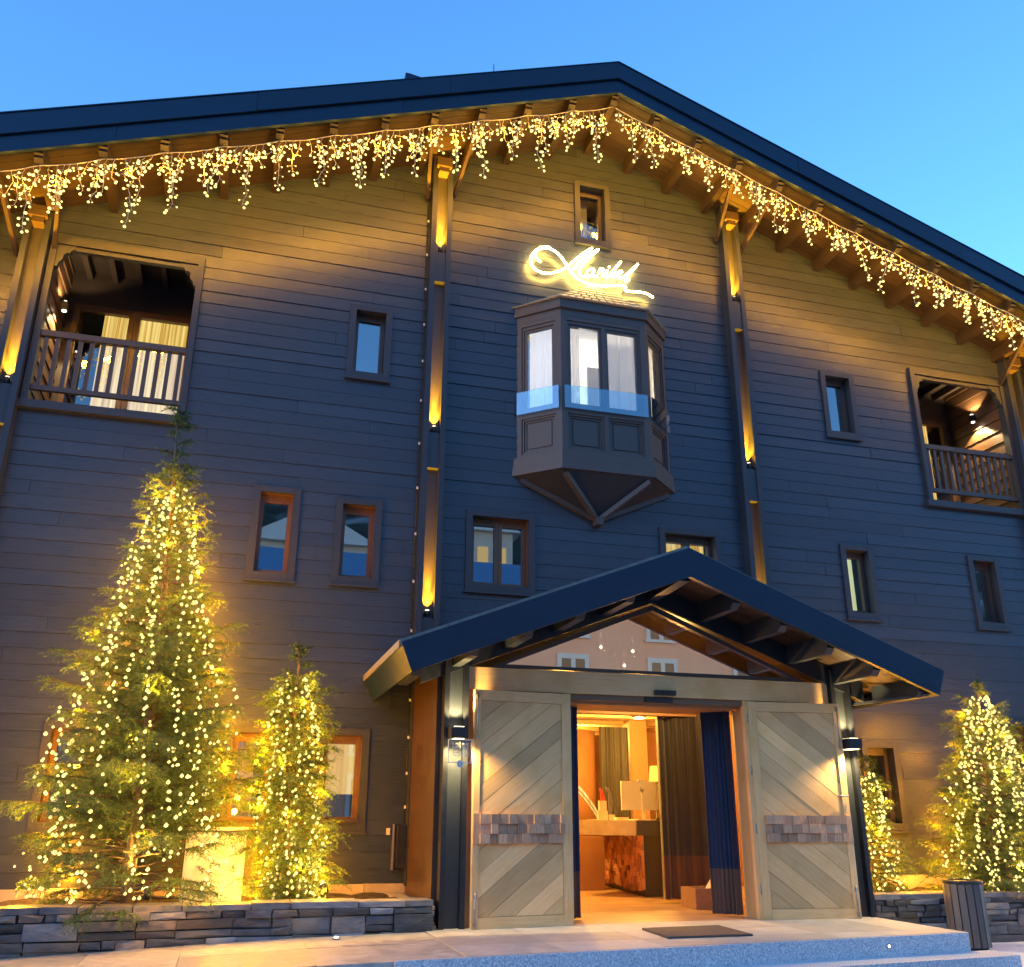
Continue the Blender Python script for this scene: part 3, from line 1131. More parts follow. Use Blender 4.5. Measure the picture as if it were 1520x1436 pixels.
# oak lintel, wall panels beside the opening, jambs
mb = MB()
mb.box(2.26, 6.53, PF - .04, PF + .10, 2.80, 3.03, 1.0, (1, 0, 0))
build("lintel", mb, "oak", hotel, bevel=.006)
mb = MB()
mb.box(2.255, 3.30, PF + .01, PF + .10, FLOOR - .02, 2.798, .95, (0, 0, 1))
build("entrance_panel", mb, "oak", hotel)
mb = MB()
mb.box(5.55, 6.535, PF + .01, PF + .10, FLOOR - .02, 2.798, .95, (0, 0, 1))
build("entrance_panel", mb, "oak", hotel)
mb = MB()
mb.box(3.30, 3.375, PF - .04, PF + .30, FLOOR - .01, 2.797, .9, (0, 0, 1))
build("door_jamb", mb, "oak", hotel, bevel=.004)
mb = MB()
mb.box(5.425, 5.549, PF - .04, PF + .02, FLOOR - .01, 2.797, 1.0, (0, 0, 1))
mb.box(5.46, 5.549, PF + .021, PF + .30, FLOOR - .01, 2.797, .75, (0, 0, 1))
build("door_jamb", mb, "oak", hotel, bevel=.004)
mb = MB()
mb.box(3.376, 5.424, PF + .10, PF + .75, 2.71, 2.79, 1.0, (1, 0, 0))
mb.box(3.376, 5.424, PF - .01, PF + .099, 2.735, 2.795, .45, (1, 0, 0))
build("door_track", mb, "beam_wood", hotel, bevel=.004)

# gable glazing
mb = MB()
gx, gz0, gza = 1.80, 3.055, 3.79
def gtri(o):
    return [(X0 - gx + o * 2.6, gz0 + o * .55), (X0 + gx - o * 2.6, gz0 + o * .55), (X0, gza - o * 1.0)]
A, B = gtri(-.03), gtri(.035)
for i in range(3):
    j = (i + 1) % 3
    mb.prism([A[i], A[j], B[j], B[i]], 'y', PF - .03, PF + .05)
gab = build("gable_window", mb, "dark_frame", hotel)
mb = MB()
T = gtri(.02)
mb.face([(p[0], PF - .0, p[1]) for p in T])
build("pane", mb, "gable_glass", gab)

# door leaves: folded back against the front, planks on the diagonal, band of end-grain blocks
def clip(poly, fn):
    o = []
    for i in range(len(poly)):
        a, b = poly[i], poly[(i + 1) % len(poly)]
        fa, fb = fn(a), fn(b)
        if fa >= 0:
            o.append(a)
        if (fa >= 0) != (fb >= 0):
            t = fa / (fa - fb)
            o.append((a[0] + (b[0] - a[0]) * t, a[1] + (b[1] - a[1]) * t))
    return o
def leaf(xh, yh, xf, yf, sgn, seed, label):
    """xh,yh hinge edge, xf,yf free edge; local u from left to right"""
    rg = random.Random(seed)
    left = (xh, yh) if xh < xf else (xf, yf)
    right = (xf, yf) if xh < xf else (xh, yh)
    A, B = Vector((left[0], left[1], 0)), Vector((right[0], right[1], 0))
    d = (B - A).normalized()
    nrm = Vector((d.y, -d.x, 0))
    L = (B - A).length
    z0, z1 = FLOOR - .005, 2.785
    def P3(u, z, o):
        q = A + d * u + nrm * o
        return (q.x, q.y, z)
    def fbox(mb, u0, u1, za, zc, o0, o1, tint=1.0, dd=None):
        if dd is None:
            dd = (0, 0, 1) if (zc - za) > (u1 - u0) else d
        mb.hexa([P3(u0, za, o1), P3(u1, za, o1), P3(u1, za, o0), P3(u0, za, o0),
                 P3(u0, zc, o1), P3(u1, zc, o1), P3(u1, zc, o0), P3(u0, zc, o0)], tint, dd)
    mb = MB()
    wl, wr = (.065, .10) if sgn > 0 else (.09, .075)
    tr, brl = .105, .105
    fbox(mb, 0, wl, z0, z1, -.05, 0, rg.uniform(.9, 1.1))
    fbox(mb, L - wr, L, z0, z1, -.05, 0, rg.uniform(.9, 1.1))
    fbox(mb, wl + .001, L - wr - .001, z1 - tr, z1, -.05, -.001, rg.uniform(.9, 1.1))
    fbox(mb, wl + .001, L - wr - .001, z0, z0 + brl, -.05, -.001, rg.uniform(.9, 1.1))
    door = build("door_leaf", mb, "oak", hotel, bevel=.004, label=label)
    # planks
    u0, u1, v0, v1 = wl + .003, L - wr - .003, z0 + brl + .003, z1 - tr - .003
    mb = MB()
    fbox(mb, u0, u1, v0, v1, -.045, -.03, .3)
    ang = rad(37)
    c, s_ = math.cos(ang), math.sin(ang) * sgn
    R = [(u0, v0), (u1, v0), (u1, v1), (u0, v1)]
    pos = -2.5
    while pos < 4.5:
        w = rg.uniform(.13, .19)
        # coordinate across planks: t = -s*u + c*v
        f1 = lambda p, a=pos: (-s_ * p[0] + c * p[1]) - a - .0015
        f2 = lambda p, a=pos + w: a - .0015 - (-s_ * p[0] + c * p[1])
        q = clip(clip(R, f1), f2)
        if len(q) >= 3:
            tn = rg.choice([.74, .80, .86, .92, .97, 1.0, 1.18]) * rg.uniform(.95, 1.06)
            o1 = -.012 + rg.uniform(-.002, .002)
            off = (rg.uniform(0, 30), rg.uniform(0, 30))
            dd = d * c + Vector((0, 0, s_))
            F = [P3(p[0], p[1], o1) for p in q]
            G = [P3(p[0], p[1], -.031) for p in q]
            mb.face(F, tn, dd, off)
            for i in range(len(q)):
                j = (i + 1) % len(q)
                mb.face([F[j], F[i], G[i], G[j]], tn * .7, dd, off)
        pos += w
    build("plank_panel", mb, "oak", door)
    # block band
    mb = MB()
    bz0, bz1 = 1.315, 1.585
    bu0, bu1 = (.0, L - wr) if sgn > 0 else (wl, L)
    if sgn > 0:
        fbox(mb, .002, .062, bz0 - .01, bz1 + .005, 0, .012, .9)
        bu0 = .065
    else:
        fbox(mb, L - .062, L - .002, bz0 - .01, bz1 + .005, 0, .012, 1.2)
        bu1 = L - .065
    rows = 3
    rh = (bz1 - bz0) / rows
    for r in range(rows):
        u = bu0
        while u < bu1 - .02:
            w = min(rg.uniform(.07, .12), bu1 - u)
            if bu1 - u - w < .04:
                w = bu1 - u
            fbox(mb, u + .001, u + w - .001, bz0 + r * rh + .001, bz0 + (r + 1) * rh - .001, -.004, rg.uniform(.006, .052), rg.uniform(.6, 1.25), (0, 0, 1))
            u += w
    build("block_band", mb, "block_wood", door, bevel=.003)
    # bolts and handle
    ub = .03 if sgn > 0 else L - .035
    for (za, zc) in ((z1 - .50, z1 - .03), (z0 + .02, z0 + .33)):
        mb = MB()
        mb.tube([P3(ub, za, .014), P3(ub, zc, .014)], .008, 8)
        fbox(mb, ub - .014, ub + .014, za + .01, za + .05, 0, .018)
        fbox(mb, ub - .014, ub + .014, zc - .06, zc - .02, 0, .018)
        build("bolt", mb, "steel_grey", door)
    if sgn < 0:
        mb = MB()
        mb.tube([P3(L - .13, 1.79, .02), P3(L - .01, 1.79, .02)], .009, 8)
        build("handle", mb, "steel_grey", door)
    # hinge knuckles on the opening side
    hu = L + .006 if sgn > 0 else -.006
    for z in (.85, 1.45, 2.05, 2.6):
        mb = MB()
        mb.tube([P3(hu, z - .05, -.02), P3(hu, z + .05, -.02)], .011, 8)
        build("hinge", mb, "steel_grey", door)
leaf(3.365, PF - .055, 2.300, PF - .165, 1, 3, "left oak door leaf with planks rising to the right")
leaf(5.470, PF - .055, 6.560, PF - .175, -1, 8, "right oak door leaf with planks falling to the right")

# ------------------------------------------------------------------ lobby seen through the door
LX0, LX1, LY1, LZ = 2.02, 7.7, 8.0, 3.12
mb = MB()
y = PF + .02
while y < LY1:
    x = 2.0 - rnd(0, 1)
    while x < LX1:
        w = rnd(1.2, 2.2)
        a, b = max(x, 2.03), min(x + w, LX1)
        if y < -.02:
            b = min(b, 6.75)
        if b > a + .02:
            mb.box(a + .001, b - .001, y, y + .178, FLOOR - .05, FLOOR - .002, rnd(.8, 1.15), (1, 0, 0))
        x += w
    y += .18
build("lobby_floor", mb, "lobby_floor", hotel)
mb = MB()
mb.box(LX0 - .05, LX0, .03, LY1, FLOOR - .05, LZ)
mb.box(LX1, LX1 + .05, .03, LY1, FLOOR - .05, LZ)
mb.box(LX0, LX1, LY1, LY1 + .05, FLOOR - .05, LZ)
mb.box(6.70, LX1, .03, .08, FLOOR - .05, LZ)
build("lobby_wall", mb, "lobby_wall", hotel)
mb = MB()
mb.box(LX0 - .05, LX1 + .05, .03, LY1 + .05, LZ, LZ + .05)
lc = build("lobby_ceiling", mb, "lobby_ceiling", hotel)
for k in range(6):
    mb = MB()
    yy = 1.0 + k * 1.15
    mb.box(LX0, LX1, yy, yy + .14, LZ - .06, LZ - .002, rnd(.9, 1.1), (1, 0, 0))
    build("ceiling_beam", mb, "beam_wood", lc)
mb = MB()   # rounded partition at the left
mb.lathe((5.35, 4.55, FLOOR), [(.62, 0), (.62, 2.36)], 28)
build("curved_partition", mb, "lobby_wall", hotel)
mb = MB()
mb.box(6.52, 6.84, 4.2, 4.5, FLOOR, LZ - .003, 1.0, (0, 0, 1))
build("lobby_column", mb, "beam_wood", hotel)

def curtain(name, label, xa, ya, xb, yb, z0, zh, z1, mat, amp, waves, seed, hemmat="velvet_brown"):
    cx, cy = (xa + xb) / 2, (ya + yb) / 2
    t = thing(name, label, "curtain", (cx, cy, z0), "door curtains")
    mb = MB()
    wave_sheet(mb, xa, ya, xb, yb, zh, z1, amp, waves, 90, seed=seed)
    build("curtain_panel", mb, mat, t)
    mb = MB()
    wave_sheet(mb, xa, ya, xb, yb, z0, zh, amp, waves, 90, seed=seed)
    build("hem_band", mb, hemmat, t)
curtain("door_curtain", "narrow navy curtain with dark hem hanging at the left door jamb", 3.40, -1.26, 3.62, -1.08, .575, 1.02, 2.76, "velvet_navy", .03, 3, 2)
curtain("door_curtain", "navy blue curtain with brown hem gathered at the right door jamb", 5.18, -1.02, 5.42, -1.25, .575, 1.03, 2.79, "velvet_navy", .05, 2.5, 5)
curtain("door_curtain", "wide dark folded curtain behind the navy one, beside the desk", 5.30, .48, 6.00, .22, .60, 1.10, 2.98, "velvet_dark", .075, 4, 9)
curtain("door_curtain", "dark drawn curtain at the back of the lobby beside the column", 5.90, 4.05, 6.42, 4.05, .60, 1.0, 2.98, "velvet_dark", .04, 5, 12, "velvet_dark")

# reception desk
desk = thing("reception_desk", "reception desk of red end-grain blocks under a thick stone slab", "desk", (5.6, 2.0, FLOOR))
mb = MB()
core = [(5.40, 1.24), (5.95, 1.30), (6.35, 3.45), (5.64, 3.45)]
mb.prism(core, 'z', FLOOR, 1.318)
build("front_panel", mb, "counter_shaded", desk)  # visible front is painted dark for the shade on that side
mb = MB()
A, B = Vector((5.64, 3.45, 0)), Vector((5.395, 1.225, 0))
d = (B - A).normalized(); nn = Vector((d.y, -d.x, 0))
L = (B - A).length
u = 0
while u < L - .02:
    w = min(rnd(.075, .10), L - u)
    z = FLOOR + .03 + rnd(0, .06)
    while z < 1.30:
        h = rnd(.05, .11)
        o = rnd(.01, .05)
        c0, c1 = A + d * (u + .002), A + d * (u + w - .002)
        zz = min(z + h - .003, 1.315)
        f0, f1 = c0 + nn * o, c1 + nn * o
        mb.hexa([(f0.x, f0.y, z), (f1.x, f1.y, z), (c1.x, c1.y, z), (c0.x, c0.y, z), (f0.x, f0.y, zz), (f1.x, f1.y, zz), (c1.x, c1.y, zz), (c0.x, c0.y, zz)], rnd(.55, 1.25), (0, 0, 1))
        z += h
    u += w
build("block_cladding", mb, "red_block", desk)
mb = MB()
mb.prism([(4.62, 1.62), (5.20, 1.04), (5.21, 1.05), (6.35, 3.6), (5.45, 3.6), (5.25, 2.2)], 'z', 1.32, 1.51)
build("countertop", mb, "counter_stone", desk, bevel=.006)
mb = MB()
mb.prism([(5.215, 1.03), (5.90, 1.02), (5.90, 1.10), (5.24, 1.06)], 'z', 1.322, 1.508)
build("counter_end_shade", mb, "counter_shaded", desk, bevel=.004)  # added dark sheet, paints the shade on the slab's front face

# desktop computer on the counter (rear side towards the door)
mon = thing("desktop_monitor", "pale desktop monitor seen from behind on the reception counter", "monitor", (5.5, 1.55, 1.51))
mb = MB()
mb.box(5.20, 5.82, 1.48, 1.51, 1.64, 2.02)
build("shell", mb, "monitor_shell", mon, bevel=.008)
mb = MB()
mb.box(5.21, 5.81, 1.511, 1.514, 1.65, 2.01)
build("screen", mb, "plastic_black", mon)
mb = MB()
mb.box(5.49, 5.535, 1.445, 1.475, 1.525, 1.86)
mb.box(5.38, 5.64, 1.36, 1.54, 1.512, 1.525)
build("stand", mb, "monitor_shell", mon, bevel=.004)
mb = MB()
mb.box(5.45, 5.57, 1.475, 1.50, 2.021, 2.045)
build("webcam", mb, "monitor_shell", mon, bevel=.004)
mb = MB()   # slanted two-letter badge
def badge(pts):
    mb.tube([(5.478 + p[0] * .05, 1.477, 1.885 + p[1] * .05) for p in pts], .0045, 6)
badge([(.0, .0), (.25, 1.15)]); badge([(.1, .42), (.3, .62), (.46, .55), (.36, .0)])
badge([(.50, -.45), (.80, .60)]); badge([(.76, .45), (.95, .62), (1.10, .5), (1.0, .1), (.80, .0), (.66, .08)])
build("badge", mb, "logo_dark", mon)
kb = MB()
kb.box(5.05, 5.22, 1.30, 1.42, 1.511, 1.545)
tag(build("paper_stack", kb, "cream", bevel=.004), "low cream stack on the counter left of the monitor", "papers")
# ski-tip ornaments
orn = thing("ornament", "cream and red ski-tip ornament on the reception counter", "ornament", (4.93, 1.55, 1.51))
mb = MB()
mb.box(4.865, 4.995, 1.5, 1.58, 1.511, 1.63); mb.box(4.885, 4.985, 1.51, 1.57, 1.631, 1.76)
build("block_base", mb, "cream", orn, bevel=.004)
mb = MB()
mb.prism([(4.905, 1.761), (4.975, 1.761), (4.968, 1.84), (4.94, 1.90), (4.905, 1.925), (4.895, 1.91), (4.91, 1.86)], 'y', 1.53, 1.55)
build("tip", mb, "red_paint", orn, bevel=.004)
orn = thing("ornament", "dark curved ski-tip ornament beside the red-tipped one", "ornament", (5.05, 1.56, 1.51))
mb = MB()
mb.box(5.02, 5.11, 1.52, 1.58, 1.511, 1.58)
build("block_base", mb, "cream", orn, bevel=.004)
mb = MB()
mb.prism([(5.03, 1.581), (5.075, 1.581), (5.088, 1.76), (5.07, 1.86), (5.035, 1.925), (4.995, 1.945), (5.0, 1.92), (5.03, 1.87), (5.03, 1.76)], 'y', 1.54, 1.56)
build("tip", mb, "steel_grey", orn, bevel=.004)
# lit stair rail arc at the left, little floor spots
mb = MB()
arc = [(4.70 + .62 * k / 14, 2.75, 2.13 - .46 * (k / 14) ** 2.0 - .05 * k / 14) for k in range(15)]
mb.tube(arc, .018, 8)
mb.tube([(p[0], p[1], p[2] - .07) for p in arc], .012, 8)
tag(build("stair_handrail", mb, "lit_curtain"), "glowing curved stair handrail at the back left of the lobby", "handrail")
for k in range(3):
    mb = MB()
    mb.box(5.3 + k * .0, 7.4, 5.6 + k * .32, 5.92 + k * .32, FLOOR, FLOOR + .17 * (k + 1), 1.0, (1, 0, 0))
    tag(build("stair_step", mb, "lobby_floor"), ["lowest pale stair step at the back of the lobby", "middle stair step at the back of the lobby", "top stair step at the back of the lobby"][k], "step", "lobby stair steps")
for (x, y, z, lb) in ((4.62, 2.3, 1.18, "upper small round stair light left of the desk"), (4.86, 2.4, 1.02, "lower small round stair light left of the desk")):
    t = thing("stair_light", lb, "light", (x, y, z), "small stair lights")
    mb = MB(); mb.box(x - .02, x + .02, y - .0, y + .02, z - .02, z + .02)
    build("housing", mb, "steel_black", t)
    mb = MB(); mb.bulb((x, y - .01, z), .013)
    build("lens", mb, "lamp_white", t)
mb = MB()
mb.box(4.45, 5.30, 2.43, 2.55, FLOOR, 1.28, 1.0, (1, 0, 0))
tag(build("stair_wall", mb, "lobby_wall"), "low brown stair wall left of the reception desk", "wall")
# yellow lampshade
lp = thing("table_lamp", "lamp with a glowing yellow shade behind the monitor", "lamp", (6.18, 2.5, 1.51))
mb = MB(); mb.lathe((6.18, 2.5, 1.51), [(.06, 0), (.06, .02), (.012, .03), (.012, .5)], 12)
build("lamp_base", mb, "steel_black", lp)
mb = MB(); mb.lathe((6.18, 2.5, 1.98), [(.10, 0), (.07, .30)], 16)
build("lamp_shade", mb, "lit_shade", lp)
# basket
bk = thing("wicker_basket", "wicker basket on the lobby floor between the two right curtains", "basket", (5.50, -.25, FLOOR))
mb = MB()
mb.box(5.28, 5.72, -.44, -.40, FLOOR, .78); mb.box(5.28, 5.72, -.10, -.06, FLOOR, .78)
mb.box(5.28, 5.32, -.399, -.101, FLOOR, .78); mb.box(5.68, 5.72, -.399, -.101, FLOOR, .78)
mb.box(5.321, 5.679, -.399, -.101, FLOOR, .60)
build("basket_body", mb, "wicker", bk, bevel=.01)
mb = MB()
mb.prism([(5.45, .62), (5.66, .62), (5.62, .86)], 'y', -.32, -.16)
build("folded_cloth", mb, "white_panel", bk, bevel=.02)

# pendant lamps behind the gable glass
for (x, y, zb, lb) in ((4.07, -.75, 3.38, "long glass pendant lamp left of the gable centre"), (4.32, -.85, 3.16, "lowest glass pendant lamp behind the gable glass"),
                   (4.50, -.70, 3.36, "long glass pendant lamp right of the gable centre")):
    t = thing("pendant_lamp", lb, "lamp", (x, y, zb), "porch pendant lamps")
    mb = MB(); mb.tube([(x, y, zb + .26), (x, y, 4.07 - PSL * abs(x - X0))], .004, 6)
    build("cord", mb, "steel_black", t)
    mb = MB(); mb.lathe((x, y, zb), [(.015, 0), (.055, .05), (.06, .10), (.035, .20), (.015, .26)], 16)
    build("glass_drop", mb, "pendant_glass", t)
    mb = MB(); mb.bulb((x, y, zb + .08), .022)
    build("filament", mb, "lamp_white", t)

# ------------------------------------------------------------------ things on the porch
mb = MB()
mb.box(4.34, 4.58, PF - .10, PF - .041, 2.815, 2.865)
mb.box(4.42, 4.52, PF - .115, PF - .101, 2.825, 2.855)
tag(build("door_sensor", mb, "plastic_black", bevel=.012), "black motion sensor on the oak lintel over the door", "sensor")
mb = MB()
mb.box(4.24, 4.56, PF - .045, PF - .011, 2.735, 2.79)
tag(build("door_sensor", mb, "plastic_black", bevel=.006), "flat black sensor bar under the lintel, in the door track", "sensor")
mb = MB()
mb.hexa([(3.83, -2.76, FLOOR + .002), (4.66, -2.77, FLOOR + .002), (4.70, -2.05, FLOOR + .002), (3.87, -2.10, FLOOR + .002),
         (3.83, -2.76, FLOOR + .018), (4.66, -2.77, FLOOR + .018), (4.70, -2.05, FLOOR + .018), (3.87, -2.10, FLOOR + .018)])
tag(build("doormat", mb, "doormat", bevel=.004), "brown doormat on the stone landing in front of the open door", "doormat")

LAMPCOL = (1.0, .72, .28)
def post_lamp(px, label):
    y = PF - .13
    t = thing("wall_lamp", label, "lamp", (px, y, 2.31), "up and down lamps on the porch posts")
    mb = MB()
    mb.box(px - .085, px + .085, PF - .27, PF - .031, 2.29, 2.40)
    build("housing", mb, "steel_black", t, bevel=.003)
    mb = MB()
    mb.box(px - .05, px + .05, PF - .25, PF - .10, 2.401, 2.405)
    mb.box(px - .05, px + .05, PF - .25, PF - .10, 2.285, 2.289)
    build("lens", mb, "lens_warm", t)
    lamp("lamp_up", 'SPOT', (px, PF - .18, 2.42), 110, LAMPCOL, t, .02, (px, PF - .06, 3.2), 100, .4)
    lamp("lamp_down", 'SPOT', (px, PF - .25, 2.27), 125, LAMPCOL, t, .02, (px, PF - .22, .5), 150, .6)
post_lamp(2.125, "black up-and-down wall lamp on the left porch post above the glass plaque")
post_lamp(6.665, "black up-and-down wall lamp on the right porch post")
# plaque
pq = thing("glass_plaque", "clear glass plaque with etched writing and a round seal on the left post", "plaque", (2.125, PF - .32, 2.02))
mb = MB(); mb.box(2.005, 2.245, PF - .305, PF - .297, 2.055, 2.275)
build("glass_plate", mb, "plaque_glass", pq)
mb = MB()
for (a, b, c, d_) in ((2.003, 2.247, 2.053, 2.060), (2.003, 2.247, 2.270, 2.277), (2.003, 2.010, 2.061, 2.269), (2.240, 2.247, 2.061, 2.269)):
    mb.box(a, b, PF - .307, PF - .295, c, d_)
build("bright_edge", mb, "etched", pq)
mb = MB()
rg = random.Random(4)
for r in range(5):
    z = 2.222 - r * .027
    x = 2.045 + rg.uniform(0, .012)
    while x < 2.205:
        h = .018
        k = rg.randint(0, 3)
        w = .011
        y = PF - .309
        st = [(x, z, x, z + h)]
        if k == 0: st += [(x, z + h, x + w, z + h), (x, z, x + w, z)]
        if k == 1: st += [(x, z + h, x + w, z)]
        if k == 2: st += [(x + w, z, x + w, z + h), (x, z + h / 2, x + w, z + h / 2)]
        if k == 3: st += [(x, z + h, x + w, z + h)]
        for (a, b, c, e) in st:
            mb.tube([(a, y, b), (c, y, e)], .0022, 4)
        x += w + rg.choice([.008, .008, .008, .018])
build("etched_text", mb, "etched", pq)
mb = MB()
n = 20
for k in range(n):
    t0, t1 = 2 * math.pi * k / n, 2 * math.pi * (k + 1) / n
    for (r0, r1) in ((.022, .034), (.0, .014)):
        mb.face([(2.125 + r0 * math.cos(t0), PF - .311, 2.045 + r0 * math.sin(t0)), (2.125 + r1 * math.cos(t0), PF - .311, 2.045 + r1 * math.sin(t0)),
                 (2.125 + r1 * math.cos(t1), PF - .311, 2.045 + r1 * math.sin(t1)), (2.125 + r0 * math.cos(t1), PF - .311, 2.045 + r0 * math.sin(t1))][:4] if r0 else
                [(2.125, PF - .311, 2.045), (2.125 + r1 * math.cos(t0), PF - .311, 2.045 + r1 * math.sin(t0)), (2.125 + r1 * math.cos(t1), PF - .311, 2.045 + r1 * math.sin(t1))])
    mb.face([(2.125, PF - .3095, 2.045), (2.125 + .03 * math.cos(t0), PF - .3095, 2.045 + .03 * math.sin(t0)), (2.125 + .03 * math.cos(t1), PF - .3095, 2.045 + .03 * math.sin(t1))], .25)
build("seal", mb, "etched", pq)

# ------------------------------------------------------------------ pillar uplights
UPS = []
ORD = {0: "far left pillar", 1: "pillar left of the bay window", 2: "pillar right of the bay window", 3: "far right pillar"}
for i, px in enumerate(PILLARS):
    for (zb, lv) in ((8.94, "upper"), (6.22, "middle"), (3.80, "lower")):
        if zb > soffit(px) - .6 or (i in (0, 3) and lv == "lower") or (i == 2 and lv == "lower"):
            pass
        if zb > soffit(px) - .6:
            continue
        t = thing("uplight", lv + " black uplight glowing in the channel of the " + ORD[i], "light", (px, -.10, zb), "pillar uplights")
        mb = MB()
        mb.lathe((px, -.112, zb), [(.018, 0), (.018, .03), (.032, .035), (.032, .10)], 12)
        mb.box(px - .045, px + .045, -.135, -.075, zb + .001, zb + .02)
        build("housing", mb, "steel_black", t)
        mb = MB()
        mb.lathe((px, -.112, zb + .101), [(.026, 0), (.024, .006)], 12)
        build("lens", mb, "lens_warm", t)
        lamp("uplight_beam", 'SPOT', (px, -.118, zb + .115), 1500, (1.0, .42, .012), t, .012, (px, -.066, zb + .95), 24, 1.0)
        lamp("uplight_spill", 'SPOT', (px, -.118, zb + .115), 420, (1.0, .42, .012), t, .012, (px, -.066, zb + .40), 70, .9)

# ------------------------------------------------------------------ illuminated sign
# strokes of the script lettering: x, z in metres on the wall
SIGN = [
    [(3.564, 9.091), (3.508, 9.116), (3.473, 9.183), (3.501, 9.263), (3.587, 9.323), (3.694, 9.341), (3.794, 9.299), (3.879, 9.22), (3.949, 9.115), (4.026, 8.996), (4.14, 8.899), (4.297, 8.854), (4.486, 8.856), (4.663, 8.89), (4.804, 8.92), (4.87, 8.908), (4.856, 8.852), (4.927, 8.842), (5.076, 8.857), (5.196, 8.854), (5.306, 8.805)],
    [(3.702, 9.361), (3.616, 9.357), (3.523, 9.308), (3.438, 9.208), (3.405, 9.1), (3.437, 8.989), (3.528, 8.924), (3.669, 8.918), (3.812, 8.975), (3.956, 9.08), (4.089, 9.228), (4.222, 9.365), (4.357, 9.479)],
    [(4.357, 9.479), (4.236, 9.327), (4.116, 9.162), (4.056, 9.061), (4.16, 9.194), (4.31, 9.357), (4.46, 9.475), (4.331, 9.329), (4.218, 9.189), (4.158, 9.075), (4.159, 8.988), (4.213, 8.959), (4.265, 9.016)],
    [(4.377, 9.117), (4.315, 9.105), (4.258, 9.035), (4.26, 8.975), (4.315, 8.992), (4.385, 9.109), (4.36, 9.025), (4.381, 8.988), (4.43, 9.022)],
    [(4.43, 9.022), (4.474, 9.131), (4.486, 9.149), (4.527, 9.135), (4.507, 9.048), (4.52, 9.013), (4.541, 9.029)],
    [(4.541, 9.029), (4.589, 9.14), (4.56, 9.052), (4.57, 9.016), (4.603, 9.044)],
    [(4.617, 9.196), (4.626, 9.207)],
    [(4.603, 9.044), (4.678, 9.153), (4.787, 9.301), (4.805, 9.314), (4.711, 9.181), (4.655, 9.078), (4.659, 9.035), (4.692, 9.044), (4.726, 9.094), (4.715, 9.128), (4.691, 9.11)],
    [(4.719, 9.074), (4.786, 9.112), (4.817, 9.149), (4.797, 9.162), (4.763, 9.127), (4.749, 9.07), (4.771, 9.036), (4.832, 9.059)],
    [(4.832, 9.059), (4.94, 9.175), (5.057, 9.309), (5.079, 9.326), (4.98, 9.192), (4.886, 9.076), (4.863, 9.021), (4.889, 9.0), (4.932, 9.046)],
]
def smooth(pts, n=5):
    P = [np.array(p, float) for p in pts]
    P = [2 * P[0] - P[1]] + P + [2 * P[-1] - P[-2]]
    o = []
    for i in range(1, len(P) - 2):
        for k in range(n):
            t = k / n
            a, b, c, d = P[i - 1], P[i], P[i + 1], P[i + 2]
            o.append(.5 * ((2 * b) + (-a + c) * t + (2 * a - 5 * b + 4 * c - d) * t * t + (-a + 3 * b - 3 * c + d) * t ** 3))
    o.append(P[-2])
    return o
sign = thing("illuminated_sign", "glowing warm white script sign reading Maribel on the dark cladding", "sign", (4.36, -.08, 9.1))
mb = MB()
for st in SIGN:
    mb.tube([(p[0], -.115, p[1]) for p in smooth(st)], .0135, 6)
build("neon_lettering", mb, "neon", sign)
mb = MB()
for st in SIGN:
    for p in st[1::5]:
        mb.tube([(p[0], -.10, p[1]), (p[0], .0, p[1])], .006, 5)
build("standoff", mb, "steel_black", sign)

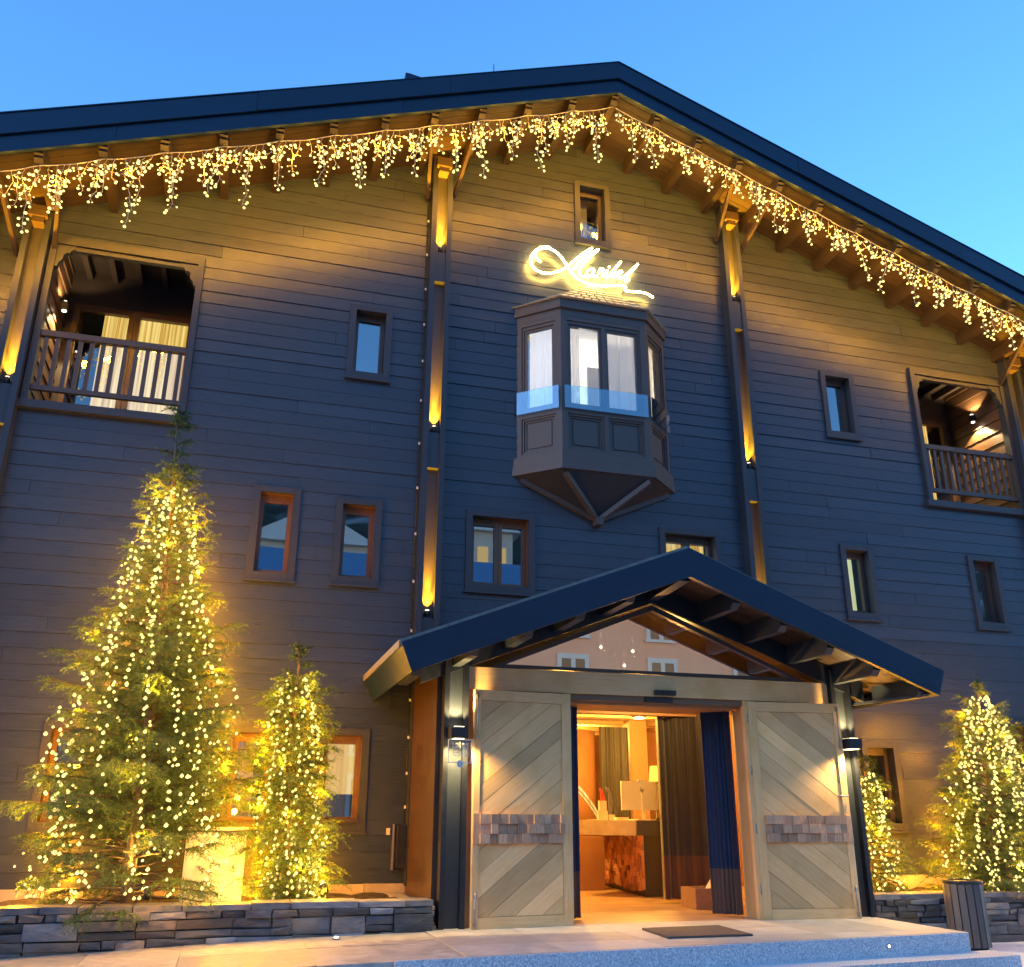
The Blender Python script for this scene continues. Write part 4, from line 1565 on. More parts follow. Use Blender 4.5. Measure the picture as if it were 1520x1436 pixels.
# ------------------------------------------------------------------ icicle light strings along the eaves
def icicles(xa, xb, label, seed):
    rg = random.Random(seed)
    YW = -1.10
    def wz(x):
        s = (x - (X0 - .02)) / .651
        f = abs(s - math.floor(s) - .5) * 2        # 1 at the beams, 0 half way
        return soffit(x) - .19 - .03 * (1 - f * f)
    t = thing("icicle_light_string", label, "light string", ((xa + xb) / 2, YW, wz((xa + xb) / 2)), "icicle lights along the eaves")
    n = int(abs(xb - xa) / .05)
    mb = MB()
    mb.tube([(xa + (xb - xa) * i / n, YW + rg.uniform(-.004, .004), wz(xa + (xb - xa) * i / n)) for i in range(n + 1)], .0075, 5)
    build("main_cable", mb, "string_wire", t)
    pat = [.22, .34, .68, .46, .27]
    x = min(xa, xb) + .06
    k = 0
    lampx = []
    while x < max(xa, xb) - .03:
        ln = pat[k % 5] * rg.uniform(.75, 1.25) * (1.12 if x < X0 else .95)
        wire, bl = MB(), MB()
        z = wz(x)
        px, py = x, YW
        pts = [(px, py, z)]
        d = rg.choice((-1, 1))
        zz = z - rg.uniform(.05, .09)
        while zz > z - ln:
            px2, py2 = px + rg.uniform(-.03, .03), py + rg.uniform(-.025, .025)
            pts.append((px2, py2, zz))
            a = rg.uniform(.02, .055) * d
            d = -d
            e = (px2 + a, py2 + rg.uniform(-.03, .03), zz - rg.uniform(-.005, .03))
            wire.tube([(px2, py2, zz), e], .003, 3, caps=False)
            bl.bulb((e[0], e[1], e[2] - .008), rg.choice([.0085, .011, .014, .0165, .0185]))
            if rg.random() < .36:
                e2 = (px2 - a * 1.1, py2 + rg.uniform(-.03, .03), zz - rg.uniform(0, .03))
                wire.tube([(px2, py2, zz), e2], .003, 3, caps=False)
                bl.bulb((e2[0], e2[1], e2[2] - .008), rg.choice([.0085, .011, .014, .0165, .0185]))
            px, py = px2, py2
            zz -= rg.uniform(.040, .075)
        e = (px + rg.uniform(-.05, .05), py, max(zz, z - ln - .03))
        pts.append(e)
        bl.bulb((e[0], e[1], e[2] - .008), rg.uniform(.015, .02))
        wire.tube(pts, .0034, 4, caps=False)
        st = build("light_strand", wire, "string_wire", t)
        build("bulbs", bl, "bulb", st)['kind'] = 'stuff'
        k += 1
        x += rg.uniform(.058, .090) + (.04 if k % 5 == 0 else 0)
    xx = min(xa, xb) + .2
    while xx < max(xa, xb):
        lamp("string_glow", 'POINT', (xx, YW, wz(xx) - .22), ICICLE_W * .22, (1.0, .46, .025), t, .035)
        lamp("string_beam", 'SPOT', (xx + .1, YW, wz(xx) - .22), ICICLE_W, (1.0, .42, .014), t, .06, (xx + .1, 0, wz(xx) - .16), 132, 1.0)
        xx += .36
ICICLE_W = 46.0
icicles(-3.9, X0 - .02, "gold icicle light string under the left, flatter-looking eave", 11)
icicles(X0 + .02, 11.9, "gold icicle light string under the right, steeply falling eave", 23)

# ------------------------------------------------------------------ balcony lamps
def balc_lamp(x, y, z, label, pw, aim=None):
    t = thing("balcony_lamp", label, "lamp", (x, y, z), "balcony wall lamps")
    mb = MB(); mb.box(x - .035, x + .035, y - .04, y + .04, z - .06, z + .06)
    build("housing", mb, "steel_black", t, bevel=.004)
    mb = MB(); mb.lathe((x, y, z + .061), [(.028, 0), (.024, .012)], 12); mb.lathe((x, y, z - .073), [(.024, 0), (.028, .012)], 12)
    build("lens", mb, "lamp_white", t)
    lamp("lamp_down", 'SPOT', (x, y, z - .09), pw, (1.0, .72, .34), t, .02, (x, y, z - 1.5), 110, .3)
    lamp("lamp_up", 'SPOT', (x, y, z + .09), pw * .35, (1.0, .72, .34), t, .02, (x, y, z + 1.5), 110, .3)
balc_lamp(-2.66, .62, 7.72, "small bright lamp on the left side wall of the left balcony", 90)
balc_lamp(11.42, .55, 7.90, "small lamp on the right side wall of the right balcony", 150)

# ------------------------------------------------------------------ lobby lights
LOB = (1.0, .48, .075)
for (x, y, z, lb, pw) in ((4.4, 1.6, LZ - .12, "ceiling lamp over the lobby entrance", 330), (6.0, 2.6, LZ - .12, "ceiling lamp over the reception desk", 300),
                          (5.9, 5.6, LZ - .12, "ceiling lamp at the back of the lobby", 230)):
    t = thing("ceiling_lamp", "round warm " + lb, "lamp", (x, y, z), "lobby ceiling lamps")
    mb = MB(); mb.lathe((x, y, z), [(.10, 0), (.12, .02), (.12, .115)], 20)
    build("housing", mb, "steel_black", t)
    mb = MB(); mb.lathe((x, y, z - .012), [(.09, 0), (.09, .011)], 20)
    build("diffuser", mb, "lens_warm", t)
    lamp("lamp_glow", 'POINT', (x, y, z - .12), pw, LOB, t, .08)
t = thing("cove_light", "hidden cove light washing the lobby ceiling over the entrance", "light", (4.4, .45, 2.9))
mb = MB(); mb.box(3.0, 5.9, .30, .46, 2.80, 2.86, 1.0, (1, 0, 0))
build("cove_shelf", mb, "beam_wood", t)
lamp("cove_glow", 'AREA', (4.6, .55, 2.88), 240, (1.0, .60, .10), t, 2.4, (4.6, .9, 4.0), sy=.08)
t = thing("porch_downlight", "small warm downlight inside the porch behind the lintel", "light", (4.37, -.75, 3.0))
mb = MB(); mb.lathe((4.37, -.35, 3.42), [(.04, 0), (.05, .08)], 14)
build("housing", mb, "steel_black", t)
lamp("downlight_glow", 'POINT', (4.9, -.5, 3.05), 85, (1.0, .52, .14), t, .05)

# ------------------------------------------------------------------ planters of dry stone
def stone_wall(mb, P0, P1, z0a, z0b, ztop, rgs, thick=.16):
    """stones in irregular courses between P0 and P1 (front edge, xy)"""
    A, B = Vector((P0[0], P0[1], 0)), Vector((P1[0], P1[1], 0))
    d = (B - A).normalized()
    nrm = Vector((d.y, -d.x, 0))
    L = (B - A).length
    z = min(z0a, z0b)
    while z < ztop - .03:
        h = rgs.choice([.04, .06, .085, .12, .15]) * rgs.uniform(.85, 1.15)
        if ztop - z - h < .04:
            h = ztop - z
        u = -rgs.uniform(0, .15)
        while u < L - .01:
            w = rgs.uniform(.10, .44) * (.75 + h * 3)
            u0, u1 = max(u, 0), min(u + w, L)
            if L - u1 < .07:
                u1 = L
            if u1 - u0 > .03:
                split = h > .08 and rgs.random() < .45
                cells = [(z, z + h)] if not split else [(z, z + h * .45), (z + h * .45, z + h)]
                for (za, zb) in cells:
                    tn = rgs.choice([.4, .55, .7, .9, 1.05, 1.4, 2.1]) * rgs.uniform(.9, 1.1)
                    hue = rgs.random()
                    tn = (tn * 1.12, tn, tn * .85) if hue < .28 else ((tn * .92, tn, tn * 1.08) if hue < .7 else (tn, tn, tn))
                    o = rgs.uniform(0, .045)
                    g = .006
                    j = lambda s: rgs.uniform(-s, s)
                    def P(uu, zz, oo):
                        q = A + d * uu + nrm * oo
                        return (q.x, q.y, zz)
                    jw = min(.014, h * .2)
                    f = [(u0 + g + j(.012), za + g * .6 + j(jw) * .6), (u1 - g + j(.012), za + g * .6 + j(jw) * .6), (u1 - g + j(.012), zb - g * .6 + j(jw) * .6), (u0 + g + j(.012), zb - g * .6 + j(jw) * .6)]
                    m = ((f[0][0] + f[1][0]) / 2 + j(.03), (za + zb) / 2 + j(.01))
                    fr = [P(q[0], q[1], o + j(.008)) for q in f]
                    bk = [P(q[0], q[1], -thick) for q in f]
                    ce = P(m[0], m[1], o + .010)
                    for i in range(4):
                        k = (i + 1) % 4
                        mb.face([fr[i], fr[k], ce], tn, d)
                        mb.face([fr[k], fr[i], bk[i], bk[k]], tn, d)
            u += w
        z += h

def planter(x0, x1, label, ztop, yf, end_left, end_right, seed):
    rgs = random.Random(seed)
    t = thing("stone_planter", label, "planter", ((x0 + x1) / 2, yf, 0.2), "stone planters along the facade")
    zb = .18
    mb = MB()
    mb.box(x0 + .05, x1 - .05, yf + .05, yf + .22, zb, ztop - .045)
    if end_right:
        mb.box(x1 - .22, x1 - .055, yf + .221, -.07, zb, ztop - .045)
    if end_left:
        mb.box(x0 + .055, x0 + .22, yf + .221, -.07, zb, ztop - .045)
    build("core_wall", mb, "mortar", t)
    mb = MB()
    stone_wall(mb, (x0, yf), (x1, yf), zb, zb, ztop - .05, rgs, .05)
    if end_right:
        stone_wall(mb, (x1, yf), (x1, -.08), zb, zb, ztop - .05, rgs, .05)
    if end_left:
        stone_wall(mb, (x0, -.08), (x0, yf), zb, zb, ztop - .05, rgs, .05)
    build("stone_face", mb, "slate", t)
    mb = MB()
    x = x0
    while x < x1 - .02:
        w = min(rgs.uniform(.28, .62), x1 - x)
        if x1 - x - w < .1:
            w = x1 - x
        dz = rgs.uniform(-.006, .008)
        dy = rgs.uniform(-.02, .012)
        mb.hexa([(x + .005, yf - .02 + dy, ztop - .048), (x + w - .005, yf - .02 - dy, ztop - .048), (x + w - .005, yf + .30, ztop - .048), (x + .005, yf + .30, ztop - .048),
                 (x + .005, yf - .015 + dy, ztop + dz), (x + w - .005, yf - .012 - dy, ztop + dz * .4), (x + w - .005, yf + .30, ztop + dz), (x + .005, yf + .30, ztop + dz)], rgs.uniform(.85, 1.6), (1, 0, 0))
        x += w
    build("cap_stones", mb, "slate", t, bevel=.008)
    mb = MB()
    n, m = int((x1 - x0) / .12), 10
    V = [[(x0 + .1 + (x1 - x0 - .2) * i / n, yf + .29 + (-.07 - yf - .29) * k / m, ztop - .06 + rgs.uniform(-.015, .025)) for i in range(n + 1)] for k in range(m + 1)]
    for k in range(m):
        for i in range(n):
            mb.face([V[k][i], V[k][i + 1], V[k + 1][i + 1], V[k + 1][i]], rgs.uniform(.7, 1.3))
    build("soil_bed", mb, "soil", t)
planter(-7.0, 1.94, "long grey stone planter left of the porch holding the two left trees", .82, -1.68, False, True, 31)
planter(6.86, 15.8, "long grey stone planter right of the porch behind the litter bin", .77, -1.55, True, False, 57)

# ------------------------------------------------------------------ conifers
def conifer(name, label, base, top, prof, seed, nbr, trunk_r, droop=.35, need=.035, twl=.20, hole=None, lean=0.0, pitch=.2, group=None, dens=1.0):
    """prof(k) -> branch length at height fraction k"""
    rg = random.Random(seed)
    nr = np.random.default_rng(seed)
    H = top[2] - base[2]
    t = thing(name, label, "tree", base, group)
    def axis(k):
        return Vector((base[0] + (top[0] - base[0]) * k + .03 * math.sin(5 * k + seed), base[1] + (top[1] - base[1]) * k + .03 * math.sin(4 * k), base[2] + H * k))
    mb = MB()
    ks = [i / 14 for i in range(15)]
    mb.tube([axis(k) for k in ks], [trunk_r * (1 - k) ** .9 + .006 for k in ks], 8)
    build("trunk", mb, "bark", t)
    br = MB()
    NP, ND, NT, NL = [], [], [], []        # twig start, direction, tint, length
    for i in range(nbr):
        k = ((i + rg.random()) / nbr) ** 1.12
        L = prof(k) * rg.uniform(.62, 1.18)
        if L < .02 or (k > .84 and rg.random() < .62):
            continue
        az = i * 2.39996 + rg.uniform(-.35, .35)
        bare = hole is not None and k < hole
        o = axis(k)
        hd = Vector((math.cos(az), math.sin(az), 0))
        n = max(4, int(L / .07))
        pts = []
        dr = droop * rg.uniform(.6, 1.3)
        pt0 = pitch + .5 * k
        for j in range(n + 1):
            s = j / n
            p = o + hd * (L * s) + Vector((0, 0, L * (pt0 * s - dr * s * s + .14 * s ** 3)))
            p += Vector((rg.uniform(-1, 1), rg.uniform(-1, 1), rg.uniform(-1, 1))) * .008
            # keep clear of the wall behind
            if p.y > -.10:
                p.y = -.10 - rg.uniform(0, .04)
            pts.append(p)
        r0 = .004 + .010 * L
        br.tube(pts, [r0 * (1 - .8 * j / n) + .001 for j in range(n + 1)], 4, caps=False)
        bt = rg.uniform(0, .6)
        for j in range(n):
            s = (j + .5) / n
            if bare and s < .62:
                if rg.random() < .6:
                    q = pts[j].lerp(pts[j + 1], .5)
                    e = q + Vector((rg.uniform(-1, 1), rg.uniform(-1, 1), rg.uniform(-.8, .8))) * .10
                    br.tube([q, e], [.003, .001], 3, caps=False)
                continue
            if s < .12 and L > .25:
                continue
            dloc = (pts[j + 1] - pts[j]).normalized()
            sd = dloc.cross(Vector((0, 0, 1))).normalized()
            for side in (-1, 1):
                # side shoot in the plane of the branch, carrying its own twigs
                q = pts[j].lerp(pts[j + 1], rg.random())
                sl = (.10 + .34 * L * (1 - s) * rg.uniform(.5, 1.1)) * min(1, .4 + L)
                sdir = (dloc * rg.uniform(.6, 1.2) + sd * side * rg.uniform(.6, 1.0) + Vector((0, 0, rg.uniform(-.35, .15)))).normalized()
                e = q + sdir * sl + Vector((0, 0, -.25 * sl * rg.uniform(.3, 1.4)))
                if e.y > -.12:
                    e.y = -.12
                br.tube([q, q.lerp(e, .5) + Vector((0, 0, .03 * sl)), e], [.0028, .002, .001], 3, caps=False)
                nt_ = max(2, int(sl / .045 * dens))
                for z_ in range(nt_):
                    f = (z_ + rg.random()) / nt_
                    qq = q.lerp(e, f)
                    s2 = sdir.cross(Vector((0, 0, 1))).normalized() * rg.choice((-1, 1))
                    fan = sdir * rg.uniform(.5, 1.2) + s2 * rg.uniform(.4, 1.0) + Vector((0, 0, rg.uniform(-.7, .2)))
                    fan.normalize()
                    NP.append(tuple(qq)); ND.append(tuple(fan))
                    NL.append(twl * rg.uniform(.4, .95) * (1.05 - .4 * f) * min(1, .3 + 2.2 * L))
                    NT.append(min(1, max(0, bt + rg.uniform(-.15, .25) + .2 * s + .15 * f)))
                NP.append(tuple(q)); ND.append(tuple(dloc)); NL.append(twl * .6); NT.append(bt)
        NP.append(tuple(pts[-1])); ND.append(tuple((pts[-1] - pts[-2]).normalized())); NL.append(twl * .6); NT.append(min(1, bt + .4))
    # leader
    for j in range(10):
        k = .90 + .1 * j / 10
        for _ in range(2):
            a = rg.uniform(0, 6.28)
            NP.append(tuple(axis(k))); ND.append((math.cos(a) * .6, math.sin(a) * .6, .75)); NL.append(.06 * (1.25 - k) * 5 * .5); NT.append(.3)
    build("branches", br, "twig", t)
    NP, ND, NL, NT = np.array(NP), np.array(ND), np.array(NL), np.array(NT)
    ND /= np.linalg.norm(ND, axis=1)[:, None]
    PER = np.maximum(5, (NL / .0080)).astype(int)
    idx = np.repeat(np.arange(len(NP)), PER)
    s = np.concatenate([np.linspace(.02, 1, c) for c in PER])
    P, D, Ln, T = NP[idx], ND[idx], NL[idx], NT[idx]
    root = P + D * (Ln * s)[:, None]
    root[:, 2] -= .25 * Ln * s ** 2
    rv = nr.normal(size=(len(idx), 3))
    side = np.cross(D, rv); side /= np.linalg.norm(side, axis=1)[:, None]
    nd = D * .55 + side * .85
    nd[:, 2] *= .8
    nd /= np.linalg.norm(nd, axis=1)[:, None]
    ln = need * nr.uniform(.6, 1.2, len(idx)) * (1.1 - .5 * s)
    wv = np.cross(nd, nr.normal(size=(len(idx), 3))); wv /= np.linalg.norm(wv, axis=1)[:, None]
    wd = .0038
    a = root + wv * wd
    b = root - wv * wd
    c = root + nd * ln[:, None]
    for q in (a, b, c):
        q[:, 1] = np.minimum(q[:, 1], -.07)
    V = np.stack([a, b, c], 1).reshape(-1, 3)
    bs = np.array([V[:, 0].mean(), V[:, 1].mean(), V[:, 2].min()])
    me = bpy.data.meshes.new("crown")
    nf = len(idx)
    me.vertices.add(nf * 3)
    me.vertices.foreach_set("co", (V - bs).astype(np.float32).ravel())
    me.loops.add(nf * 3)
    me.loops.foreach_set("vertex_index", np.arange(nf * 3, dtype=np.int32))
    me.polygons.add(nf)
    me.polygons.foreach_set("loop_start", np.arange(nf, dtype=np.int32) * 3)
    at = me.attributes.new("tint", 'FLOAT_COLOR', 'CORNER')
    col = np.ones((nf * 3, 4), np.float32)
    col[:, :3] = np.repeat(np.clip(T + nr.uniform(-.12, .12, nf), 0, 1), 3)[:, None]
    at.data.foreach_set("color", col.ravel())
    me.materials.append(MATS["needles"])
    me.update()
    me.validate()
    o = bpy.data.objects.new("crown", me)
    COL.objects.link(o)
    o.parent = t
    o.location = Vector(bs) - child_base(t)
    return t, axis

def fairy(label, axis, rad_at, k0, k1, strands, step, seed, az_rng=(3.3, 6.1), pw=6, npts=8, br=.0125, loc=None, extra=0, spread=.055):
    rg = random.Random(seed)
    t = thing("fairy_light_string", label, "light string", loc, "fairy lights on the trees")
    pts_all = []
    for s in range(strands):
        az = az_rng[0] + (az_rng[1] - az_rng[0]) * (s + .5) / strands
        wire, bl = MB(), MB()
        ks = k1 - rg.uniform(0, .06)
        H = (axis(1) - axis(0)).length
        n = int((ks - k0) * H / step)
        path = []
        wob = rg.uniform(0, 6)
        for i in range(n + 1):
            k = ks + (k0 - ks) * i / n
            a = az + .13 * math.sin(6 * k + wob) + rg.uniform(-spread, spread)
            r = rad_at(k) * (.80 + .14 * math.sin(17 * k + wob * 2) + rg.uniform(-.08, .14)) + .02
            p = axis(k) + Vector((math.cos(a) * r, math.sin(a) * r, rg.uniform(-.015, .015)))
            p.y = min(p.y, -.13)
            path.append(p)
            bl.bulb(tuple(p + Vector((rg.uniform(-.025, .025), rg.uniform(-.02, .01), -.012))), br * rg.uniform(.8, 1.25))
            if rg.random() < .35:
                bl.bulb(tuple(p + Vector((rg.uniform(-.05, .05), rg.uniform(-.03, .02), rg.uniform(-.04, .04)))), br * rg.uniform(.7, 1.0))
        wire.tube(path, .0024, 4, caps=False)
        st = build("light_strand", wire, "green_wire", t)
        build("bulbs", bl, "tree_bulb", st)['kind'] = 'stuff'
        pts_all += path
    if extra:
        bl = MB()
        wire = MB()
        path = []
        for i in range(extra):
            k = k0 + (k1 - k0) * (1 - math.sqrt(rg.random())) * .95
            a = rg.uniform(*az_rng)
            r = rad_at(k) * rg.uniform(.55, 1.05)
            p = axis(k) + Vector((math.cos(a) * r, math.sin(a) * r, 0))
            p.y = min(p.y, -.13)
            path.append(p)
        path.sort(key=lambda q: q.z)
        for p in path:
            bl.bulb(tuple(p), br * rg.uniform(.6, .95))
        wire.tube([path[0], path[0] + Vector((0, .02, .05))], .0022, 3, caps=False)
        st = build("light_strand", wire, "string_wire", t)
        build("bulbs", bl, "tree_bulb", st)['kind'] = 'stuff'
    for i in range(npts):
        k = k0 + (k1 - k0) * ((i + .5) / npts) ** 1.25
        a = [3.6, 5.8, 2.6, .5, 4.7][i % 5] + rg.uniform(-.3, .3)
        c = axis(k)
        r = rad_at(k) * 1.02 + .03
        q = c + Vector((math.cos(a) * r, min(math.sin(a) * r, -.16 - c.y), 0))
        lamp("string_glow", 'POINT', q, pw * (6.8 if i % 5 in (2, 3) else 3.2), (1.0, .36, .008) if i % 5 in (2, 3) else (1.0, .45, .022), t, .035)

def lerp_prof(tab):
    def f(k):
        for (a, b), (c, d) in zip(tab[:-1], tab[1:]):
            if k <= c:
                return b + (d - b) * (k - a) / (c - a)
        return tab[-1][1]
    return f
big_p = lerp_prof([(0, 1.06), (.12, 1.10), (.25, 1.0), (.45, .72), (.60, .46), (.72, .30), (.80, .24), (.86, .10), (.93, .12), (1, .02)])
bt, bax = conifer("conifer_tree", "tall fir tree with bare glowing trunk base in the left planter", (-.80, -1.0, .74), (-.95, -1.05, 5.88), big_p, 5, 235, .055, .32, .036, .23, hole=.13, pitch=.18, group="lit conifers in the planters", dens=1.3)
fairy("warm fairy lights hanging in long lines down the tall left fir", bax, lerp_prof([(0, .95), (.2, .95), (.45, .66), (.6, .44), (.75, .2), (.82, .10), (.86, .05), (1, .03)]), .03, .80, 9, .072, 41, (3.2, 6.25), 4.6, 46, .0158, (-.8, -1.0, .9), 110)
sm_p = lerp_prof([(0, .40), (.15, .43), (.5, .36), (.75, .32), (.86, .17), (.93, .07), (1, .02)])
st_, sax = conifer("conifer_tree", "slim fir tree between the white cabinet and the low window", (.66, -1.0, .76), (.53, -1.0, 3.28), sm_p, 15, 190, .03, .55, .040, .20, pitch=.35, group="lit conifers in the planters", dens=1.4)
fairy("warm fairy lights on the slim fir beside the low window", sax, lerp_prof([(0, .34), (.5, .31), (.75, .22), (.88, .10), (1, .04)]), .02, .86, 6, .062, 43, (3.3, 6.1), 4.6, 22, .0150, (.66, -1.0, .9), 30)
rt_p = lerp_prof([(0, .72), (.2, .74), (.5, .55), (.75, .36), (.9, .18), (1, .05)])
rt_, rax = conifer("conifer_tree", "bushy fir tree covered in lights behind the litter bin", (9.02, -1.0, .72), (9.22, -1.0, 3.22), rt_p, 25, 190, .04, .40, .038, .21, pitch=.25, group="lit conifers in the planters")
fairy("dense warm fairy lights covering the fir behind the litter bin", rax, lerp_prof([(0, .68), (.2, .68), (.5, .50), (.75, .30), (.9, .12), (1, .05)]), .02, .93, 12, .06, 45, (2.9, 5.9), 3.2, 30, .0160, (9.0, -1.0, .9), 150)
bh_p = lerp_prof([(0, .36), (.2, .38), (.6, .26), (.9, .10), (1, .04)])
bh_, hax = conifer("conifer_tree", "small fir tree half hidden behind the right porch post", (7.36, -.95, .72), (7.33, -.95, 2.25), bh_p, 35, 110, .025, .4, .036, .17, pitch=.25, group="lit conifers in the planters")
fairy("warm fairy lights on the small fir behind the right porch post", hax, lerp_prof([(0, .34), (.2, .35), (.6, .22), (.9, .09), (1, .04)]), .02, .9, 7, .062, 47, (2.9, 6.2), 6, 8, .0150, (7.36, -.95, .9), 20)

# ground spotlights at the tree feet
def spike(x, y, z, aim, pw, label):
    t = thing("ground_spotlight", label, "light", (x, y, z), "spotlights at the tree feet")
    mb = MB(); mb.tube([(x, y, z - .04), (x, y, z + .05)], .010, 6)
    build("spike", mb, "steel_black", t)
    a = Vector((x, y, z + .06)); d = (Vector(aim) - a).normalized()
    mb = MB(); mb.tube([a, a + d * .09], [.028, .036], 10)
    build("lamp_head", mb, "steel_black", t)
    mb = MB(); mb.tube([a + d * .091, a + d * .095], [.030, .030], 10)
    build("lens", mb, "lens_warm", t)
    lamp("spot_beam", 'SPOT', a + d * .11, pw, (1.0, .55, .08), t, .02, aim, 75, .6)
spike(-.62, -1.30, .79, (-.82, -1.0, 1.5), 420, "small spotlight at the bare trunk of the tall left fir")
spike(.98, -1.22, .80, (.80, -1.0, 1.3), 200, "small spotlight right of the slim fir")
spike(9.30, -1.30, .75, (9.15, -1.0, 1.3), 220, "small spotlight at the foot of the bushy right fir")

# white cabinet in the planter
wc = thing("utility_cabinet", "white utility cabinet standing between the two left firs", "cabinet", (-.08, -.9, .76))
mb = MB()
mb.box(-.36, .20, -.98, -.70, .75, 1.42)
build("cabinet_body", mb, "white_panel", wc, bevel=.006)
mb = MB()
mb.box(-.375, .215, -1.0, -.69, 1.421, 1.45)
build("lid", mb, "white_panel", wc, bevel=.004)
mb = MB()
mb.box(-.34, -.27, -.991, -.981, .79, 1.40, 1, (0, 0, 1)); mb.box(.11, .18, -.991, -.981, .79, 1.40, 1, (0, 0, 1))
mb.box(-.269, .109, -.991, -.981, 1.33, 1.40); mb.box(-.269, .109, -.991, -.981, .79, .86)
build("door_frame", mb, "white_panel", wc, bevel=.003)

# junction box and beaded cable beside the porch
jb = thing("junction_box", "black junction box on the wall in the corner beside the porch", "box", (1.88, -.09, 1.0))
mb = MB(); mb.box(1.83, 1.93, -.14, -.035, 1.02, 1.46)
build("box_body", mb, "plastic_black", jb, bevel=.006)
mb = MB(); mb.box(1.79, 1.81, -.06, -.03, 1.0, 1.47)
build("conduit", mb, "steel_grey", jb)
mb = MB(); mb.box(1.72, 1.76, -.055, -.03, 1.36, 1.43)
build("socket", mb, "cream", jb, bevel=.003)
def beads(label, path, n, seed):
    rg = random.Random(seed)
    t = thing("light_cable", label, "cable", path[0], "cables running down the facade")
    mb = MB(); mb.tube(path, .006, 5)
    build("cable", mb, "plastic_black", t)
    mb = MB()
    for i in range(n):
        k = (i + .5) / n
        a = k * (len(path) - 1)
        j = min(int(a), len(path) - 2)
        p = Vector(path[j]).lerp(Vector(path[j + 1]), a - j)
        mb.box(p.x - .010, p.x + .010, p.y - .022, p.y - .006, p.z - .016, p.z + .016)
    build("clips", mb, "white_panel", t)
beads("black cable with white clips in the corner beside the porch", [(1.925, -.05, 3.05), (1.92, -.05, 2.2), (1.915, -.05, 1.47)], 4, 1)
beads("black cable with white clips along the left edge of the pillar left of the bay", [(1.905, -.05, 10.3), (1.905, -.05, 7.0), (1.905, -.05, 3.35)], 12, 2)
beads("thin black cable along the right edge of the pillar right of the bay", [(6.84, -.05, 10.3), (6.84, -.05, 7.0), (6.84, -.05, 3.6)], 7, 3)

# antenna on the roof
an = thing("roof_antenna", "thin roof antenna rising behind the left roof edge", "antenna", (2.69, -.6, 11.25))
mb = MB(); mb.tube([(2.69, -.6, 11.1), (2.69, -.6, 12.02)], [.012, .006], 6)
build("mast", mb, "steel_black", an)
mb = MB(); mb.tube([(2.63, -.6, 11.80), (2.75, -.6, 11.80)], .008, 6); mb.box(2.66, 2.72, -.63, -.57, 11.70, 11.74)
build("crossbar", mb, "steel_black", an)

# ------------------------------------------------------------------ ground, landing, steps
rg = random.Random(77)
mb = MB()
N = 40
mb.face([(-220, -220, .2), (220, -220, .2), (220, 60, .2), (-220, 60, .2)])
struct(build("ground", mb, "ground"))
# paved strip left of the porch, rising gently towards the landing
mb = MB()
x = -9.0
def zl(x):
    return .555 + min(0, (x - 1.2)) * .038
while x < 1.86:
    w = min(rg.uniform(.7, 1.1), 1.86 - x)
    if 1.86 - x - w < .3:
        w = 1.86 - x
    for (ya, yb) in ((-2.42, -1.60), (-3.4, -2.426)):
        yA = ya if ya > -3 else -3.36 + (x - 1.86) * .10 * 0 - .0
        tn = rg.uniform(.86, 1.14)
        dz = rg.uniform(-.003, .003)
        mb.hexa([(x + .0015, yA, .15), (x + w - .0015, yA, .15), (x + w - .0015, yb, .15), (x + .0015, yb, .15),
                 (x + .0015, yA, zl(x) + dz), (x + w - .0015, yA, zl(x + w) + dz), (x + w - .0015, yb, zl(x + w) + dz), (x + .0015, yb, zl(x) + dz)], tn)
    x += w
struct(build("pavement", mb, "pavement_stone", bevel=.005))
# landing: flags with a granite riser
mb = MB()
front = lambda x: -3.36 + (x - 1.9) * .080
xs = [1.865, 2.7, 3.6, 4.5, 5.4, 6.3, 6.78]
for i in range(len(xs) - 1):
    a, b = xs[i], xs[i + 1]
    ys = [-1.50, -2.15, -2.72]
    for j in range(3):
        ya = ys[j]
        y0a, y0b = (ys[j + 1], ys[j + 1]) if j < 2 else (front(a) + .002, front(b) + .002)
        tn = rg.uniform(.80, 1.06)
        mb.hexa([(a + .003, y0a + .003, .3), (b - .003, y0b + .003, .3), (b - .003, ya - .003, .3), (a + .003, ya - .003, .3),
                 (a + .003, y0a + .003, FLOOR), (b - .003, y0b + .003, FLOOR), (b - .003, ya - .003, FLOOR), (a + .003, ya - .003, FLOOR)], tn)
struct(build("landing", mb, "paving", bevel=.006))
mb = MB()
mb.hexa([(1.3, front(1.3) - .03, .2), (6.80, front(6.8) - .03, .2), (6.80, front(6.8), .2), (1.3, front(1.3), .2),
         (1.3, front(1.3) - .03, FLOOR - .003), (6.80, front(6.8) - .03, FLOOR - .003), (6.80, front(6.8), FLOOR - .003), (1.3, front(1.3), FLOOR - .003)])
mb.box(6.782, 6.815, front(6.8), -1.62, .2, FLOOR - .004)
struct(build("step_riser", mb, "granite", bevel=.004))
mb = MB()
g2 = lambda x: front(x) - .38
mb.hexa([(1.0, g2(1.0), .1), (7.05, g2(7.05), .1), (7.05, front(7.05) - .032, .1), (1.0, front(1.0) - .032, .1),
         (1.0, g2(1.0), .40), (7.05, g2(7.05), .40), (7.05, front(7.05) - .032, .40), (1.0, front(1.0) - .032, .40)])
struct(build("lower_step", mb, "granite", bevel=.006))
mb = MB()
mb.box(6.82, 16, -8, -1.5, .12, .262)
struct(build("side_pavement", mb, "snow"))
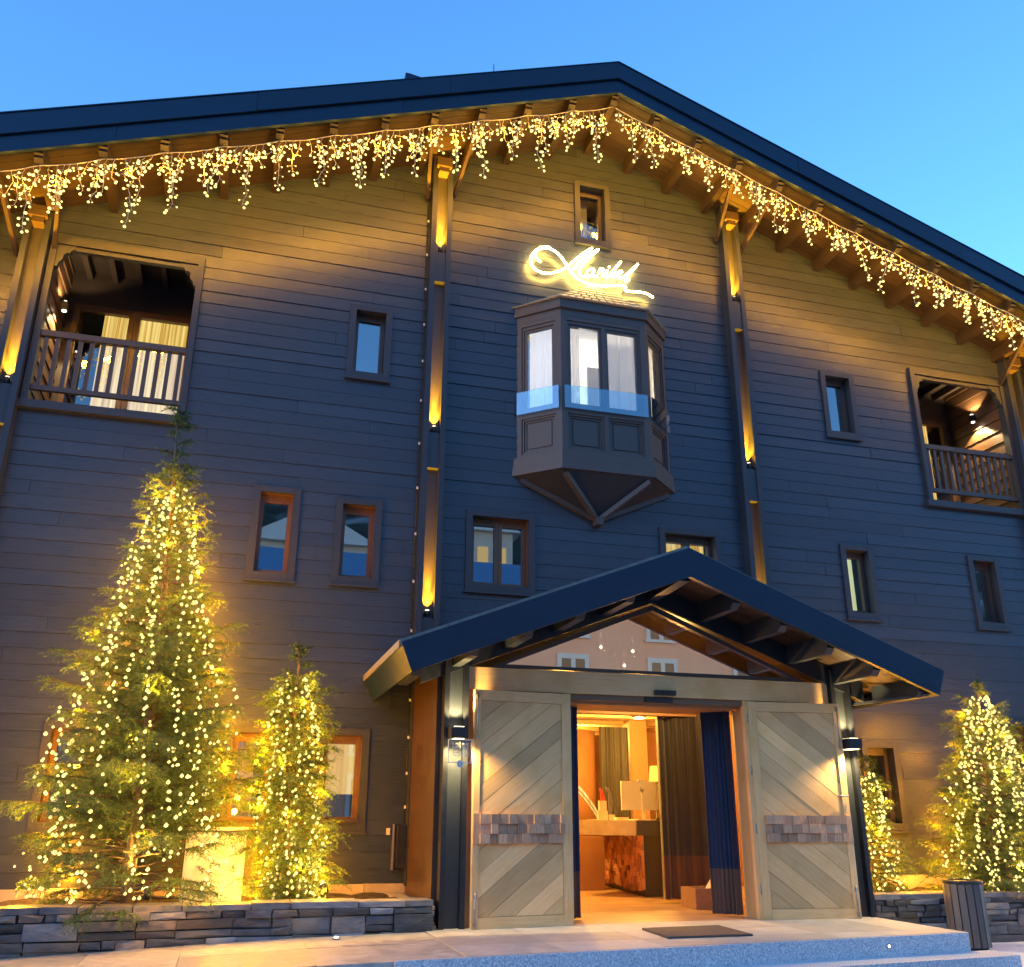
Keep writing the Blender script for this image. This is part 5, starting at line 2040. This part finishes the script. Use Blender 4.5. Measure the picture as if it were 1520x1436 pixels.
for (x, y, z, lb, c) in ((5.85, front(5.85) - .034, .48, "small round step light set in the granite riser", 0), (1.02, -1.96, zl(1.02) + .006, "small round light set in the paving left of the landing", 1)):
    t = thing("step_light", lb, "light", (x, y, z), "small lights set in the steps")
    mb = MB()
    if c == 0:
        mb.tube([(x, y + .01, z), (x, y - .006, z)], [.022, .020], 12)
    else:
        mb.lathe((x, y, z - .01), [(.03, 0), (.028, .014)], 12)
    build("rim", mb, "steel_grey", t)
    mb = MB()
    if c == 0:
        mb.tube([(x, y - .007, z), (x, y - .012, z)], [.011, .008], 10)
    else:
        mb.lathe((x, y, z + .005), [(.02, 0), (.012, .008)], 12)
    build("lens", mb, "lamp_white", t)

# litter bin
bx, by = 7.72, -1.93
bn = thing("litter_bin", "cylindrical litter bin of dark vertical slats standing before the right planter", "bin", (bx, by, .262))
n = 16
for k in range(n):
    t0 = 2 * math.pi * k / n
    mb = MB()
    r = .20
    c, s_ = math.cos(t0), math.sin(t0)
    w = .033
    def Q(rr, ww, z):
        return (bx + c * rr - s_ * ww, by + s_ * rr + c * ww, z)
    z0, z1 = .29, .90
    mb.hexa([Q(r, -w, z0), Q(r, w, z0), Q(r - .02, w, z0), Q(r - .02, -w, z0), Q(r, -w, z1), Q(r, w, z1), Q(r - .02, w, z1), Q(r - .02, -w, z1)], rnd(.8, 1.15), (0, 0, 1))
    build("slat", mb, "bin_slat", bn, bevel=.004)
mb = MB(); mb.lathe((bx, by, .264), [(.165, 0), (.175, .02), (.175, .60)], 24)
build("liner", mb, "plastic_black", bn)
mb = MB(); mb.lathe((bx, by, .901), [(.205, 0), (.208, .03), (.20, .035), (.165, .036), (.16, .0)], 32)
build("rim", mb, "steel_black", bn)

# ------------------------------------------------------------------ the other side of the street (seen reflected in the glass)
op = thing("apartment_building", "pink rendered building with white window frames across the street, seen reflected in the porch glass", "building", (6, -36, .2))
mb = MB()
mb.box(-16, 34, -46, -36, .2, 12.4)
build("wall", mb, "pink_render", op)
mb = MB()
mb.prism([(-47, 11.9), (-34.6, 12.45), (-34.6, 12.6), (-40.5, 15.6), (-47, 15.6)], 'x', -17, 35)
build("roof", mb, "blue_roof", op)
for r in range(4):
    for c_ in range(10):
        x = -13.5 + c_ * 4.9
        z = 1.4 + r * 2.9
        mb = MB()
        for (a, b) in ((-.85, -.62), (-.12, .12), (.62, .85)):
            mb.box(x + a, x + b, -35.999, -35.93, z, z + 1.7)
        mb.box(x - .85, x + .85, -35.999, -35.92, z + 1.701, z + 1.95); mb.box(x - .95, x + .95, -35.999, -35.85, z - .15, z - .001)
        wn_ = build("window", mb, "white_paint", op)
        mb = MB()
        mb.box(x - .62, x - .12, -35.998, -35.95, z, z + 1.7); mb.box(x + .12, x + .62, -35.998, -35.95, z, z + 1.7)
        build("pane", mb, "shutter_brown", wn_)
mb = MB()
n, m = 50, 14
rgh = random.Random(3)
V = [[(-170 + 340 * i / n, -60 - 8 * j, .0 + (0 if j == 0 else 5.2 * j + 1.9 * math.sin(i * .55 + j * .4) + rgh.uniform(-.8, .8))) for i in range(n + 1)] for j in range(m + 1)]
for j in range(m):
    for i in range(n):
        mb.face([V[j][i], V[j][i + 1], V[j + 1][i + 1], V[j + 1][i]], rgh.uniform(.85, 1.15))
struct(build("hill", mb, "hillside"))
for k, (x, y, z) in enumerate([(-38, -92, 24), (-14, -100, 29), (6, -96, 26.5), (26, -104, 32), (44, -92, 24), (-60, -106, 32), (66, -100, 29)]):
    ch = thing("chalet", ["snow covered chalet on the far hillside, first from its west end", "snow covered chalet above the west half of the pink building", "snow covered chalet straight above the middle of the pink building",
                          "highest snow covered chalet above the east half of the pink building", "low snow covered chalet near the east end of the hillside", "remote snow covered chalet far out on the west slope",
                          "remote snow covered chalet far out on the east slope"][k], "house", (x, y, z), "chalets on the hillside")
    mb = MB(); mb.box(x - 4, x + 4, y - 3, y + 3, z - 3, z + 4)
    build("wall", mb, "white_paint", ch)
    mb = MB(); mb.prism([(x - 5, z + 4), (x + 5, z + 4), (x, z + 6.8)], 'y', y - 4, y + 4)
    build("roof", mb, "snow", ch)
    for q in (-2.4, 0, 2.4):
        mb = MB(); mb.box(x + q - .7, x + q + .7, y + 3.001, y + 3.1, z, z + 2)
        build("window", mb, "far_window" if (k + int(q)) % 2 else "shutter_brown", ch)
